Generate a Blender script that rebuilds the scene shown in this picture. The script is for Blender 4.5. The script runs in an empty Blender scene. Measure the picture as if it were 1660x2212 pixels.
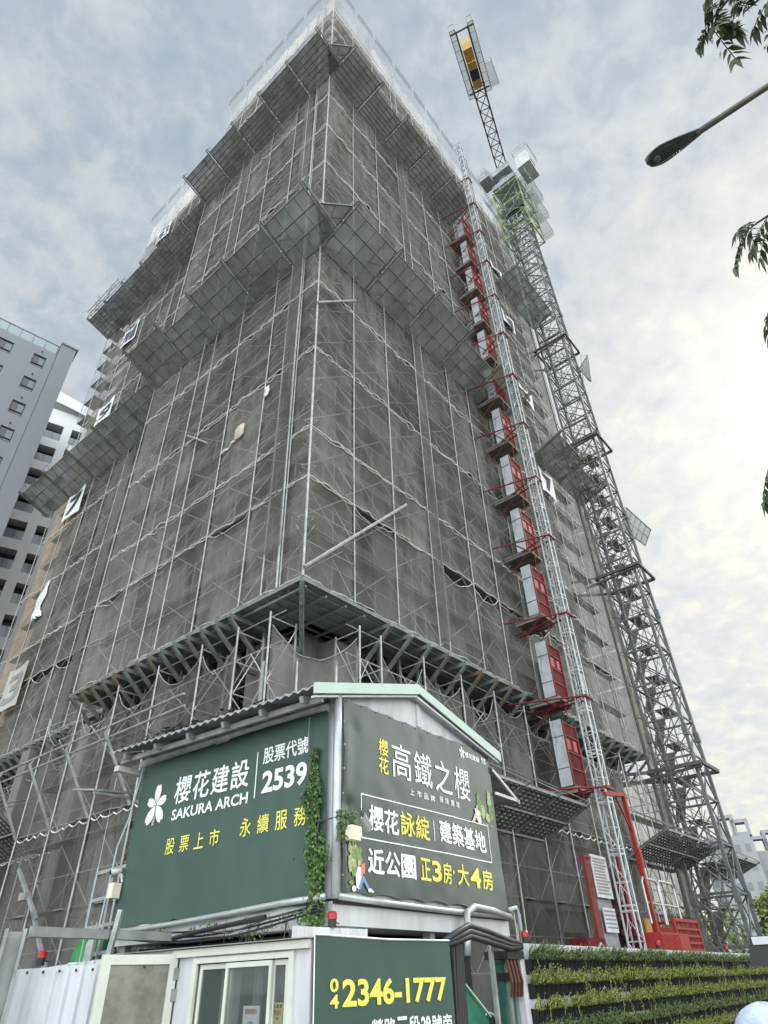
import bpy, math, random
from mathutils import Vector, Matrix, Euler, noise
random.seed(7)
SC = bpy.context.scene
COL = SC.collection
R_ = math.radians

# ------------------------------------------------------------------ camera
PIT, ROL = .642617, -.038194
cp, sp = math.cos(PIT), math.sin(PIT)
F = Vector((0, cp, sp)); U0 = Vector((0, -sp, cp)); X0 = Vector((1, 0, 0))
CR = X0*math.cos(ROL) + U0*math.sin(ROL); CU = -X0*math.sin(ROL) + U0*math.cos(ROL)
cam = bpy.data.cameras.new('camera'); camo = bpy.data.objects.new('camera', cam); COL.objects.link(camo)
cam.sensor_fit = 'HORIZONTAL'; cam.sensor_width = 36; cam.lens = 1370.4/1660*36
cam.clip_start = .05; cam.clip_end = 3000
camo.matrix_world = Matrix(((CR.x, CU.x, -F.x, 0), (CR.y, CU.y, -F.y, 0), (CR.z, CU.z, -F.z, 1.6), (0, 0, 0, 1)))
SC.camera = camo

# ------------------------------------------------------------------ world, sun, exposure
SUN_EL, SUN_AZ = R_(38), R_(46)          # azimuth clockwise from +Y
W = bpy.data.worlds.new('World'); SC.world = W; W.use_nodes = True
nt = W.node_tree; nt.nodes.clear()
N = nt.nodes.new; L = nt.links.new
out = N('ShaderNodeOutputWorld')
sky = N('ShaderNodeTexSky'); sky.sky_type = 'NISHITA'; sky.sun_disc = False
sky.sun_elevation = SUN_EL; sky.sun_rotation = SUN_AZ; sky.air_density = 1.2; sky.dust_density = 2.5
bg1 = N('ShaderNodeBackground'); bg1.inputs[1].default_value = .06
L(sky.outputs[0], bg1.inputs[0])
tc = N('ShaderNodeTexCoord')
sep = N('ShaderNodeSeparateXYZ'); L(tc.outputs['Generated'], sep.inputs[0])
# project the direction on a cloud layer so that the clouds flatten towards the horizon
zz = N('ShaderNodeMath'); zz.operation = 'MAXIMUM'; zz.inputs[1].default_value = .0; L(sep.outputs[2], zz.inputs[0])
za = N('ShaderNodeMath'); za.operation = 'ADD'; za.inputs[1].default_value = .38; L(zz.outputs[0], za.inputs[0])
dx = N('ShaderNodeMath'); dx.operation = 'DIVIDE'; L(sep.outputs[0], dx.inputs[0]); L(za.outputs[0], dx.inputs[1])
dy = N('ShaderNodeMath'); dy.operation = 'DIVIDE'; L(sep.outputs[1], dy.inputs[0]); L(za.outputs[0], dy.inputs[1])
cmb = N('ShaderNodeCombineXYZ'); L(dx.outputs[0], cmb.inputs[0]); L(dy.outputs[0], cmb.inputs[1])
n1 = N('ShaderNodeTexNoise'); n1.inputs['Scale'].default_value = 19; n1.inputs['Detail'].default_value = 7; n1.inputs['Roughness'].default_value = .6; n1.inputs['Distortion'].default_value = .25
n2 = N('ShaderNodeTexNoise'); n2.inputs['Scale'].default_value = 1.3; n2.inputs['Detail'].default_value = 3
L(cmb.outputs[0], n1.inputs['Vector']); L(cmb.outputs[0], n2.inputs['Vector'])
mx = N('ShaderNodeMix'); mx.data_type = 'FLOAT'; mx.inputs[0].default_value = .26
L(n1.outputs[0], mx.inputs[2]); L(n2.outputs[0], mx.inputs[3])
# thinner, whiter veil towards the sun side and the horizon
sunv = Vector((math.sin(R_(66))*math.cos(R_(25)), math.cos(R_(66))*math.cos(R_(25)), math.sin(R_(25))))
dt = N('ShaderNodeVectorMath'); dt.operation = 'DOT_PRODUCT'; dt.inputs[1].default_value = sunv; L(tc.outputs['Generated'], dt.inputs[0])
mr = N('ShaderNodeMapRange'); mr.inputs[1].default_value = .45; mr.inputs[2].default_value = 1.0; mr.inputs[3].default_value = 0; mr.inputs[4].default_value = .13
L(dt.outputs['Value'], mr.inputs[0])
ad = N('ShaderNodeMath'); ad.operation = 'ADD'; L(mx.outputs[0], ad.inputs[0]); L(mr.outputs[0], ad.inputs[1])
ez = N('ShaderNodeMapRange'); ez.inputs[1].default_value = .15; ez.inputs[2].default_value = .95; ez.inputs[3].default_value = .15; ez.inputs[4].default_value = -.03
L(sep.outputs[2], ez.inputs[0])
ad2 = N('ShaderNodeMath'); ad2.operation = 'ADD'; L(ad.outputs[0], ad2.inputs[0]); L(ez.outputs[0], ad2.inputs[1])
gw = N('ShaderNodeMapRange'); gw.interpolation_type = 'SMOOTHERSTEP'; gw.inputs[1].default_value = .90; gw.inputs[2].default_value = 1.0; gw.inputs[3].default_value = 0; gw.inputs[4].default_value = 1.3
L(dt.outputs['Value'], gw.inputs[0])
# sky behind the camera boosted, an added unseen fill for the facades
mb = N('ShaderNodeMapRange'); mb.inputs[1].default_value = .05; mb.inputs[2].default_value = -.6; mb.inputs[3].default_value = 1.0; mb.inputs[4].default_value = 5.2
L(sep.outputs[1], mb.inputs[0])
cr = N('ShaderNodeValToRGB'); L(ad2.outputs[0], cr.inputs[0])
e = cr.color_ramp.elements
e[0].position = .30; e[0].color = (.22, .262, .305, 1)
e[1].position = .80; e[1].color = (.46, .455, .40, 1)
k = e.new(.46); k.color = (.268, .305, .335, 1)
k = e.new(.55); k.color = (.325, .352, .368, 1)
k = e.new(.66); k.color = (.37, .388, .388, 1)
bg2 = N('ShaderNodeBackground'); L(cr.outputs[0], bg2.inputs[0]); 
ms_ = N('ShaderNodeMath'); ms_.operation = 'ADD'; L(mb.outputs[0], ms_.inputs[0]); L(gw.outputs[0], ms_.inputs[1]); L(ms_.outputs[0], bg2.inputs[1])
ms = N('ShaderNodeMixShader'); ms.inputs[0].default_value = .88
L(bg1.outputs[0], ms.inputs[1]); L(bg2.outputs[0], ms.inputs[2]); L(ms.outputs[0], out.inputs[0])

sl = bpy.data.lights.new('sun', 'SUN'); sl.energy = .6; sl.angle = R_(12); sl.color = (1, .95, .87)
so = bpy.data.objects.new('sun', sl); COL.objects.link(so)
sd = Vector((math.sin(SUN_AZ)*math.cos(SUN_EL), math.cos(SUN_AZ)*math.cos(SUN_EL), math.sin(SUN_EL)))
so.rotation_euler = sd.to_track_quat('Z', 'Y').to_euler(); so.location = sd*200
SC.view_settings.view_transform = 'Standard'; SC.view_settings.look = 'None'
SC.view_settings.exposure = .98; SC.view_settings.gamma = 1
SC.render.engine = 'CYCLES'
SC.cycles.transparent_max_bounces = 24; SC.cycles.max_bounces = 6; SC.cycles.diffuse_bounces = 3
SC.cycles.use_denoising = True

# ------------------------------------------------------------------ materials
MATS = {}
def M(name, col, rough=.7, metal=0, var=0, scale=3, bump=0, bscale=30, alpha=None, streak=None, var2=None, spec=None):
    """plain procedural material: base colour broken up by noise (var), optional vertical streaks and bump"""
    if name in MATS: return MATS[name]
    m = bpy.data.materials.new(name); m.use_nodes = True; MATS[name] = m
    t = m.node_tree; b = t.nodes['Principled BSDF']
    b.inputs['Roughness'].default_value = rough; b.inputs['Metallic'].default_value = metal
    if spec is not None: b.inputs['Specular IOR Level'].default_value = spec
    b.inputs['Base Color'].default_value = (*col, 1)
    if var or bump or streak:
        g = t.nodes.new('ShaderNodeNewGeometry')
        mp = t.nodes.new('ShaderNodeMapping'); t.links.new(g.outputs['Position'], mp.inputs[0])
        if streak: mp.inputs['Scale'].default_value = (1, 1, streak)
        nz = t.nodes.new('ShaderNodeTexNoise'); nz.inputs['Scale'].default_value = scale; nz.inputs['Detail'].default_value = 6; nz.inputs['Roughness'].default_value = .62
        t.links.new(mp.outputs[0], nz.inputs['Vector'])
        r = t.nodes.new('ShaderNodeMapRange'); r.inputs[1].default_value = .32; r.inputs[2].default_value = .68
        r.inputs[3].default_value = 1-var; r.inputs[4].default_value = 1+var*.5
        t.links.new(nz.outputs[0], r.inputs[0])
        mu = t.nodes.new('ShaderNodeMix'); mu.data_type = 'RGBA'; mu.blend_type = 'MULTIPLY'; mu.inputs[0].default_value = 1
        mu.inputs[6].default_value = (*col, 1); t.links.new(r.outputs[0], mu.inputs[7])
        last = mu.outputs[2]
        if var2:
            n3 = t.nodes.new('ShaderNodeTexNoise'); n3.inputs['Scale'].default_value = scale*.35; n3.inputs['Detail'].default_value = 5
            t.links.new(mp.outputs[0], n3.inputs['Vector'])
            r3 = t.nodes.new('ShaderNodeMapRange'); r3.inputs[1].default_value = .5; r3.inputs[2].default_value = .68
            t.links.new(n3.outputs[0], r3.inputs[0])
            m3 = t.nodes.new('ShaderNodeMix'); m3.data_type = 'RGBA'; t.links.new(r3.outputs[0], m3.inputs[0])
            t.links.new(last, m3.inputs[6]); m3.inputs[7].default_value = (*var2, 1); last = m3.outputs[2]
        t.links.new(last, b.inputs['Base Color'])
        if bump:
            nb = t.nodes.new('ShaderNodeTexNoise'); nb.inputs['Scale'].default_value = bscale; nb.inputs['Detail'].default_value = 4
            t.links.new(g.outputs['Position'], nb.inputs['Vector'])
            bu = t.nodes.new('ShaderNodeBump'); bu.inputs['Strength'].default_value = bump; bu.inputs['Distance'].default_value = .02
            t.links.new(nb.outputs[0], bu.inputs['Height']); t.links.new(bu.outputs[0], b.inputs['Normal'])
    if alpha is not None: b.inputs['Alpha'].default_value = alpha
    return m

def netmat(name, col, a0, a1, scale=1.5, trans=.35, zs=.25):
    """woven mesh: a diffuse and translucent cloth mixed with holes; density varies in folds"""
    m = bpy.data.materials.new(name); m.use_nodes = True; MATS[name] = m
    t = m.node_tree; t.nodes.clear()
    o = t.nodes.new('ShaderNodeOutputMaterial')
    d = t.nodes.new('ShaderNodeBsdfDiffuse'); tr = t.nodes.new('ShaderNodeBsdfTranslucent'); tp = t.nodes.new('ShaderNodeBsdfTransparent')
    g = t.nodes.new('ShaderNodeNewGeometry'); mp = t.nodes.new('ShaderNodeMapping'); t.links.new(g.outputs['Position'], mp.inputs[0])
    mp.inputs['Scale'].default_value = (1, 1, zs); mp.inputs['Rotation'].default_value = (.12, .2, 0)
    nz = t.nodes.new('ShaderNodeTexNoise'); nz.inputs['Scale'].default_value = scale; nz.inputs['Detail'].default_value = 8; nz.inputs['Roughness'].default_value = .7; nz.inputs['Distortion'].default_value = .8
    t.links.new(mp.outputs[0], nz.inputs['Vector'])
    r = t.nodes.new('ShaderNodeMapRange'); r.inputs[1].default_value = .34; r.inputs[2].default_value = .66; r.inputs[3].default_value = a0; r.inputs[4].default_value = a1
    t.links.new(nz.outputs[0], r.inputs[0])
    n2 = t.nodes.new('ShaderNodeTexNoise'); n2.inputs['Scale'].default_value = .9; n2.inputs['Detail'].default_value = 7; n2.inputs['Roughness'].default_value = .65
    t.links.new(mp.outputs[0], n2.inputs['Vector'])
    c = t.nodes.new('ShaderNodeValToRGB'); t.links.new(n2.outputs[0], c.inputs[0])
    c.color_ramp.elements[0].position = .3; c.color_ramp.elements[0].color = (col[0]*.62, col[1]*.61, col[2]*.60, 1)
    c.color_ramp.elements[1].position = .7; c.color_ramp.elements[1].color = (col[0]*1.3, col[1]*1.3, col[2]*1.3, 1)  # streaky tone paints the sheen and shade of folds into the cloth
    oi = t.nodes.new('ShaderNodeObjectInfo')
    rv = t.nodes.new('ShaderNodeMapRange'); rv.inputs[3].default_value = .78; rv.inputs[4].default_value = 1.2; t.links.new(oi.outputs['Random'], rv.inputs[0])
    mm = t.nodes.new('ShaderNodeMix'); mm.data_type = 'RGBA'; mm.blend_type = 'MULTIPLY'; mm.inputs[0].default_value = 1
    t.links.new(c.outputs[0], mm.inputs[6]); t.links.new(rv.outputs[0], mm.inputs[7])
    t.links.new(mm.outputs[2], d.inputs[0]); t.links.new(mm.outputs[2], tr.inputs[0])
    m1 = t.nodes.new('ShaderNodeMixShader'); m1.inputs[0].default_value = trans
    t.links.new(d.outputs[0], m1.inputs[1]); t.links.new(tr.outputs[0], m1.inputs[2])
    m2 = t.nodes.new('ShaderNodeMixShader'); t.links.new(r.outputs[0], m2.inputs[0])
    t.links.new(tp.outputs[0], m2.inputs[1]); t.links.new(m1.outputs[0], m2.inputs[2]); t.links.new(m2.outputs[0], o.inputs[0])
    return m

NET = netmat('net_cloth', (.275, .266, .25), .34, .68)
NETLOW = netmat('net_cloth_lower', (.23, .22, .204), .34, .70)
NETFAN = netmat('fan_cloth', (.20, .215, .20), .70, .93, 2.5, .5, 1)
NETPLANK = netmat('plank_fan_cloth', (.175, .18, .165), .78, .98, 1.2, .5, 1)
NETTOP = netmat('pale_top_net', (.72, .70, .66), .30, .62, 2.2, .4)
ROPE = M('white_rope', (.78, .77, .72), .8, var=.3, scale=14)
GALV = M('galvanised_pipe', (.37, .38, .37), .45, .35, var=.35, scale=5, bump=.1)
BRACE = M('pale_brace', (.50, .50, .48), .7, var=.25, scale=5)
GALVD = M('dull_galvanised', (.30, .31, .305), .6, .25, var=.35, scale=4)
STEELD = M('dark_steel', (.10, .115, .11), .65, .3, var=.4, scale=4)
STEELG = M('grey_green_steel', (.20, .225, .21), .6, .25, var=.45, scale=3, var2=(.16, .12, .08))
CONC = M('raw_concrete', (.19, .18, .165), .9, var=.35, scale=1.6, bump=.3, streak=.4)
CONCD = M('dark_concrete', (.11, .105, .10), .9, var=.35, scale=1.2, bump=.3, streak=.4)  # darker concrete for floor slabs and core
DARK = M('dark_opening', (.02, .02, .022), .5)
BOARD = M('worn_boards', (.20, .185, .16), .85, var=.4, scale=3, bump=.3)
BOARDG = M('green_grey_soffit', (.21, .245, .235), .8, var=.4, scale=1.5, var2=(.09, .08, .06))
RED = M('hoist_red_paint', (.125, .012, .018), .7, var=.45, scale=3, bump=.05, spec=.15, streak=.3)
REDD = M('dark_red_paint', (.19, .014, .02), .55, var=.3, scale=4)
REDB = M('bright_red_paint', (.29, .016, .013), .5, var=.2, scale=4)
SILV = M('corrugated_silver', (.31, .335, .345), .4, .45, var=.25, scale=2)
WHITE = M('white_panel', (.54, .55, .57), .5, var=.2, scale=3.5, streak=.25, bump=.05)
IVORY = M('ivory_aluminium', (.60, .61, .54), .5, var=.1, scale=4)
CREAM = M('cream_plastic', (.72, .69, .52), .5)
TRIM = M('pale_green_trim', (.46, .58, .50), .5, var=.1, scale=3)
BLACK = M('black_plastic', (.012, .013, .014), .5)
RUBBER = M('black_hose', (.02, .021, .023), .45)
BANG = M('banner_green_cloth', (.038, .082, .066), .5, var=.14, scale=1.6, streak=.5, bump=.08, bscale=6)
BAND = M('banner_slate_cloth', (.034, .054, .052), .20, var=.06, scale=1.0, bump=.06, bscale=6, spec=1.0)
TXW = M('white_lettering', (.86, .88, .88), .5)
TXY = M('yellow_lettering', (.80, .74, .12), .5)
LEAF = M('leaf_green', (.095, .165, .045), .55, var=.5, scale=9)
LEAFD = M('hanging_leaf_green', (.075, .11, .045), .5, var=.4, scale=14)
LEAFL = M('fern_green', (.20, .245, .05), .6, var=.55, scale=11)
LEAFT = M('far_tree_green', (.20, .27, .06), .6, var=.5, scale=2)  # yellowish green of the tree behind the crane mast
BARK = M('bark', (.10, .085, .07), .9, var=.4, scale=12, bump=.4)
YEL = M('crane_ochre', (.50, .30, .06), .6, var=.2, scale=1)
LIME = M('crane_lime', (.25, .34, .13), .5, var=.2, scale=2)
GREYP = M('crane_grey', (.33, .35, .36), .5, .2, var=.3, scale=2)
NAVY = M('navy_paint', (.03, .035, .07), .6)
TAN = M('tan_tiles', (.42, .31, .20), .85, var=.25, scale=2.5, bump=.2)
PINK = M('formwork_ply', (.50, .38, .30), .85, var=.4, scale=1.5)
SIGNW = M('flag_white', (.70, .71, .70), .7, var=.12, scale=3)
FLAGG = M('flag_grey', (.40, .395, .38), .8, var=.15, scale=3)

# ------------------------------------------------------------------ frames and builders
def frame(x, y, ang):
    return Matrix.Translation((x, y, 0)) @ Matrix.Rotation(ang, 4, 'Z')
YT, YS = .888536, .958933
MT = frame(-2.2948, 14.8234, YT)              # tower: origin at the outer scaffold corner, +x along the right face, +y along the left face
MS = frame(-.78327, 8.76507, YS)              # upper site office
MH = frame(-.80, 6.85, YS)                    # guard hut
MW = Matrix.Identity(4)
G = -.22                                      # ground level

class MB:
    def __init__(s): s.v = []; s.f = []; s.m = []
    def add(s, vs, fs, mi=0):
        n = len(s.v); s.v += [tuple(v) for v in vs]; s.f += [tuple(i+n for i in f) for f in fs]; s.m += [mi]*len(fs)
    def box(s, x0, x1, y0, y1, z0, z1, mi=0):
        s.add([(x0,y0,z0),(x1,y0,z0),(x1,y1,z0),(x0,y1,z0),(x0,y0,z1),(x1,y0,z1),(x1,y1,z1),(x0,y1,z1)],
              [(0,3,2,1),(4,5,6,7),(0,1,5,4),(1,2,6,5),(2,3,7,6),(3,0,4,7)], mi); return s
    def beam(s, p, q, w=.05, h=None, mi=0, up=None):
        p = Vector(p); q = Vector(q); d = q-p
        if d.length < 1e-6: return s
        d.normalize(); h = h or w
        u = Vector(up) if up else (Vector((0,0,1)) if abs(d.z) < .95 else Vector((1,0,0)))
        a = d.cross(u); a.normalize(); b = a.cross(d)
        vs = []
        for c in (p, q):
            for i, j in ((-1,-1),(1,-1),(1,1),(-1,1)): vs.append(c + a*(i*w/2) + b*(j*h/2))
        s.add(vs, [(0,1,2,3),(7,6,5,4),(0,4,5,1),(1,5,6,2),(2,6,7,3),(3,7,4,0)], mi); return s
    def tube(s, pts, r=.03, n=5, mi=0, r2=None, cap=True):
        pts = [Vector(p) for p in pts]; rings = []; k = len(pts); prev = None
        for i, p in enumerate(pts):
            d = (pts[min(i+1, k-1)] - pts[max(i-1, 0)])
            if d.length < 1e-9: d = Vector((0,0,1))
            d.normalize()
            if prev is None:
                a = d.cross(Vector((0,0,1)) if abs(d.z) < .9 else Vector((1,0,0)))
            else:
                a = prev - d*prev.dot(d)
            a.normalize(); prev = a; b = d.cross(a)
            rr = r if r2 is None else r + (r2-r)*i/max(1, k-1)
            rings.append([p + a*rr*math.cos(2*math.pi*j/n) + b*rr*math.sin(2*math.pi*j/n) for j in range(n)])
        vs = [v for g in rings for v in g]; fs = []
        for i in range(k-1):
            for j in range(n):
                a0 = i*n+j; a1 = i*n+(j+1) % n; fs.append((a0, a1, a1+n, a0+n))
        if cap: fs.append(tuple(range(n-1, -1, -1))); fs.append(tuple((k-1)*n+j for j in range(n)))
        s.add(vs, fs, mi); return s
    def grid(s, fn, nu, nv, mi=0):
        vs = [fn(i/nu, j/nv) for j in range(nv+1) for i in range(nu+1)]
        fs = [(j*(nu+1)+i, j*(nu+1)+i+1, (j+1)*(nu+1)+i+1, (j+1)*(nu+1)+i) for j in range(nv) for i in range(nu)]
        s.add(vs, fs, mi); return s
    def quad(s, a, b, c, d, mi=0): s.add([a, b, c, d], [(0,1,2,3)], mi); return s
    def prism(s, poly, off, mi=0):
        """extrude a closed 3-D polygon by the vector off"""
        off = Vector(off); n = len(poly); vs = [Vector(p) for p in poly] + [Vector(p)+off for p in poly]
        fs = [tuple(range(n-1, -1, -1)), tuple(range(n, 2*n))] + [(i, (i+1) % n, n+(i+1) % n, n+i) for i in range(n)]
        s.add(vs, fs, mi); return s
    def ball(s, c, rx, ry=None, rz=None, nu=10, nv=7, mi=0):
        ry = ry or rx; rz = rz or rx
        s.grid(lambda u, v: (c[0]+rx*math.sin(math.pi*v)*math.cos(2*math.pi*u), c[1]+ry*math.sin(math.pi*v)*math.sin(2*math.pi*u), c[2]-rz*math.cos(math.pi*v)), nu, nv, mi); return s
    def build(s, name, mat, parent=None, fr=None, smooth=False):
        """one mesh object; under a thing it takes the thing's coordinates, else it stands at its own base"""
        me = bpy.data.meshes.new(name)
        if parent is not None:
            o3 = parent['_o'] if '_o' in parent else (0, 0, 0); off = Vector(o3)
        else:
            xs = [v[0] for v in s.v]; ys = [v[1] for v in s.v]; zs = [v[2] for v in s.v]
            off = Vector(((min(xs)+max(xs))/2, (min(ys)+max(ys))/2, min(zs)))
        me.from_pydata([Vector(v)-off for v in s.v], [], s.f)
        for mm in (mat if isinstance(mat, (list, tuple)) else [mat]): me.materials.append(mm)
        if any(s.m): me.polygons.foreach_set('material_index', s.m)
        if smooth: me.polygons.foreach_set('use_smooth', [True]*len(me.polygons))
        me.update()
        o = bpy.data.objects.new(name, me); COL.objects.link(o)
        if parent is not None: o.parent = parent; o['_o'] = tuple(off)
        else: o.matrix_world = (fr or MW) @ Matrix.Translation(off)
        return o

def tag(o, label, cat, group=None, kind=None):
    if label: o['label'] = label
    if cat: o['category'] = cat
    if group: o['group'] = group
    if kind: o['kind'] = kind
    return o
def thing(name, label, cat, loc=(0,0,0), fr=MW, group=None):
    o = bpy.data.objects.new(name, None); COL.objects.link(o); o.empty_display_size = .3
    o.matrix_world = fr @ Matrix.Translation(loc); o['_o'] = tuple(loc)
    return tag(o, label, cat, group)
def copy_tree(src, fr, loc, label=None):
    """copy a thing with its parts; loc is where its base goes"""
    r = src.copy(); COL.objects.link(r); r.matrix_world = fr @ Matrix.Translation(loc)
    if label: r['label'] = label
    for ch in list(src.children):
        c = ch.copy(); COL.objects.link(c); c.parent = r
        for g in list(ch.children):
            d = g.copy(); COL.objects.link(d); d.parent = c
    return r
ORD = ['first','second','third','fourth','fifth','sixth','seventh','eighth','ninth','tenth','eleventh','twelfth','thirteenth','fourteenth','fifteenth',
       'sixteenth','seventeenth','eighteenth','nineteenth','twentieth','twenty-first','twenty-second','twenty-third','twenty-fourth','twenty-fifth','twenty-sixth','twenty-seventh','twenty-eighth','twenty-ninth','thirtieth','thirty-first','thirty-second']

def fR(s, o, z): return (s, -o, z)            # right-hand face: s along it, o outwards
def fL(s, o, z): return (-o, s, z)            # left-hand face, near part
SET = 1.64                                    # the far part of the left face stands back
def fK(s, o, z): return (SET-o, s, z)
KB, KZ = -11.13, .86
def kS(s): return KB+(s-KB)/KZ
def kZ(z): return 1.6+(z-1.6)/KZ

_tc = {}
def text_geo(body, bold=0.0):
    key = (body, bold)
    if key in _tc: return _tc[key]
    c = bpy.data.curves.new('lettering_curve', 'FONT'); c.body = body; c.offset = bold; c.resolution_u = 3
    o = bpy.data.objects.new('lettering_curve', c); COL.objects.link(o)
    bpy.context.view_layer.update()
    me = bpy.data.meshes.new_from_object(o.evaluated_get(bpy.context.evaluated_depsgraph_get()))
    vs = [(v.co.x, v.co.y) for v in me.vertices]; fs = [tuple(p.vertices) for p in me.polygons]
    bpy.data.objects.remove(o); bpy.data.curves.remove(c); bpy.data.meshes.remove(me)
    x0 = min(v[0] for v in vs); x1 = max(v[0] for v in vs); y0 = min(v[1] for v in vs); y1 = max(v[1] for v in vs)
    vs = [((v[0]-x0)/(x1-x0), (v[1]-y0)/(y1-y0)) for v in vs]
    _tc[key] = (vs, fs); return _tc[key]
NRM = [Vector((0, 0, 0))]
def put_text(mb, fn, body, u0, u1, z0, z1, bold=.0, shear=0, mi=0):
    """fit a string into the box u0..u1 (reading direction) by z0..z1; fn(u, z) gives the 3-D point"""
    if bold and not body.isascii():
        # heavy strokes: the same glyph three times, each a hair further out
        vs, fs = text_geo(body, 0); b = bold*.75*(u1-u0)/max(1, len(body))
        for k, (a, c) in enumerate(((-b, 0), (b, 0), (0, b), (0, -b))):
            mb.add([Vector(fn(u0+(u1-u0)*x+a, z0+(z1-z0)*y+c))+NRM[0]*(.0004*k) for x, y in vs], fs, mi)
        return
    vs, fs = text_geo(body, bold)
    mb.add([fn(u0+(u1-u0)*x + shear*(z1-z0)*y, z0+(z1-z0)*y) for x, y in vs], fs, mi)
def put_chars(mb, fn, body, u0, u1, z0, z1, bold=0, shear=0, fill=.86, mi=0):
    n = len(body); w = (u1-u0)/(n-(1-fill))
    for i, ch in enumerate(body):
        if ch != ' ': put_text(mb, fn, ch, u0+i*w, u0+i*w+w*fill, z0, z1, bold, shear, mi)

# ================================================================== ground
g = MB(); g.grid(lambda u, v: (-900+1800*u, -300+2000*v, G), 24, 24)
tag(g.build('ground', M('site_ground', (.16, .15, .13), .95, var=.4, scale=.6)), 'bare earth of the building plot', 'ground', kind='structure')
g = MB(); g.box(-60, 60, -30, 3.4, G-.1, G+.004)
tag(g.build('road', M('asphalt', (.055, .055, .057), .9, var=.25, scale=9, bump=.3, bscale=90)), 'dark asphalt street in front of the plot', 'road', kind='structure')
g = MB(); g.box(-60, 60, 3.4, 6.2, G-.1, G+.13)
tag(g.build('pavement', M('paving', (.26, .25, .235), .9, var=.25, scale=4, bump=.2)), 'grey paved footway along the hoarding', 'pavement', kind='structure')

# ================================================================== tower under construction
TW = thing('tower_under_construction', 'tall concrete apartment tower behind the grey scaffold netting', 'building', (12, 12, G), MT)
WIN = 2.2; EA, EB = 24.0, 22.6; FH = 3.42; Z0 = 3.8
ZT = 57.8
for face, f, end in (('R', fR, EA), ('L', fL, 12.2), ('K', fK, 27.4)):
    m = MB(); sl_ = MB(); rows = []
    z = G; k = 0
    start = 12.2 if face == 'K' else WIN
    WX = WIN+(SET if face == 'K' else 0)
    # piers and spandrels leave real openings
    edges = []; s = start
    step = 4.1
    while s < end-2:
        edges.append((s+1.2, min(s+3.3, end-.6))); s += step
    for i in range(17):
        za = G if i == 0 else Z0+FH*(i-1); zb = Z0+FH*i
        if za > ZT: break
        zb = min(zb, ZT)
        lo = za + (.9 if i else 0); hi = zb-.75
        segs = [start] + [e for ab_ in edges for e in ab_] + [end]
        def bx(s0, s1, z0, z1):
            if face == 'R': m.box(s0, s1, WIN, WIN+.3, z0, z1)
            else: m.box(WX, WX+.3, max(s0, WIN+.3) if s0 <= WIN+.01 else s0, s1, z0, z1)
        for j in range(0, len(segs), 2): bx(segs[j], segs[j+1], za, zb)
        for (s0, s1) in edges:
            if lo > za: bx(s0, s1, za, lo)
            bx(s0, s1, hi, zb)
            rows.append((s0, s1, lo, hi))
        if i:
            if face == 'R': sl_.box(WIN-.5, end, WIN-.5, WIN-.003, za-.12, za+.05)
            else: sl_.box(WX-.5, WX-.003, start, end, za-.12, za+.05)
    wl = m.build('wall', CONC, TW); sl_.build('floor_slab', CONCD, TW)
    rows = rows[5:]
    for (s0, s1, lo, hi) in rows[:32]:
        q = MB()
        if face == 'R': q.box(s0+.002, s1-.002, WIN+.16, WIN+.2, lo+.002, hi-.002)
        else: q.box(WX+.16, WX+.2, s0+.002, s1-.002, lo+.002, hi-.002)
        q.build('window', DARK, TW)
m = MB()
for i in range(17):
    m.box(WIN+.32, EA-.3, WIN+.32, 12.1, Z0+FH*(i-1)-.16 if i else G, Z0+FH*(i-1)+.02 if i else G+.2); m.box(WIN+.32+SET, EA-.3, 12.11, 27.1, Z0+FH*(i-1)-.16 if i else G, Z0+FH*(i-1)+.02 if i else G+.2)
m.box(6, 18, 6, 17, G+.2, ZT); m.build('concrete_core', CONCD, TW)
for i in range(5):
    m = MB(); x = 2.75 + i*5
    m.box(x, x+.75, WIN-.75, WIN-.01, G, 10.2); m.build('column', CONC, TW)
    m = MB(); m.box(WIN-.75, WIN-.01, x+.4, x+1.15, G, 10.2); m.build('column', CONC, TW)
# tan tiled end bay past the netting on the left
m = MB(); m.box(WIN+SET-1.0, WIN+SET-.01, 26.3, 28.9, G, 38.2); m.build('tiled_bay', TAN, TW)
# the last lifts: timber formwork in the open above the netting
m = MB()
m.box(1.5, EA, 1.5, 1.62, ZT-1.6, ZT+2.0); m.box(1.5, 1.62, 1.62, 12.2, ZT-1.6, ZT+2.0)
m.box(1.5+SET, 1.62+SET, 12.3, 26.0, ZT-1.6, ZT+1.8)
m.build('formwork', PINK, TW)
m = MB(); m.box(23.99, 24.2, 1.9, 27.4, G, ZT-1); m.box(WIN+SET, 24, 27.2, 27.4, G, ZT-1); m.build('end_wall', CONC, TW)

# ================================================================== facade scaffolds
PR = [0, 2.07, 4.14, 6.28, 6.92, 9.0, 10.9, 13.0, 15.1, 17.2, 19.6, 21.8, 24.0]
PL = [1.0, 1.66, 2.64, 4.92, 6.9, 7.9, 9.8, 12.1]
PK_ = [12.2, 15.88, 17.2, 18.67, 21.0, 23.4, 26.2]
BR = [0, 2.07, 4.14, 6.6, 9.0, 10.9, 13.0, 15.1, 17.2, 19.6, 21.8, 24.0]
BL = [0, 2.64, 4.92, 7.4, 9.8, 12.1]
BK = [12.15, 15.88, 18.67, 21.0, 23.4, 26.2]
BAYS = {'R': BR, 'L': BL, 'K': BK}
LZ = [10.65, 14.25, 16.35, 20.4, 24.5, 27.6, 30.9, 34.9, 39.1, 43.2, 46.9, 50.8, 54.7, 58.2]
LIFT = 2.04
def top_of(face, s):
    if face == 'R': return 62.0 - .05*s
    return 61.6 if face == 'L' else 62.2
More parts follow.
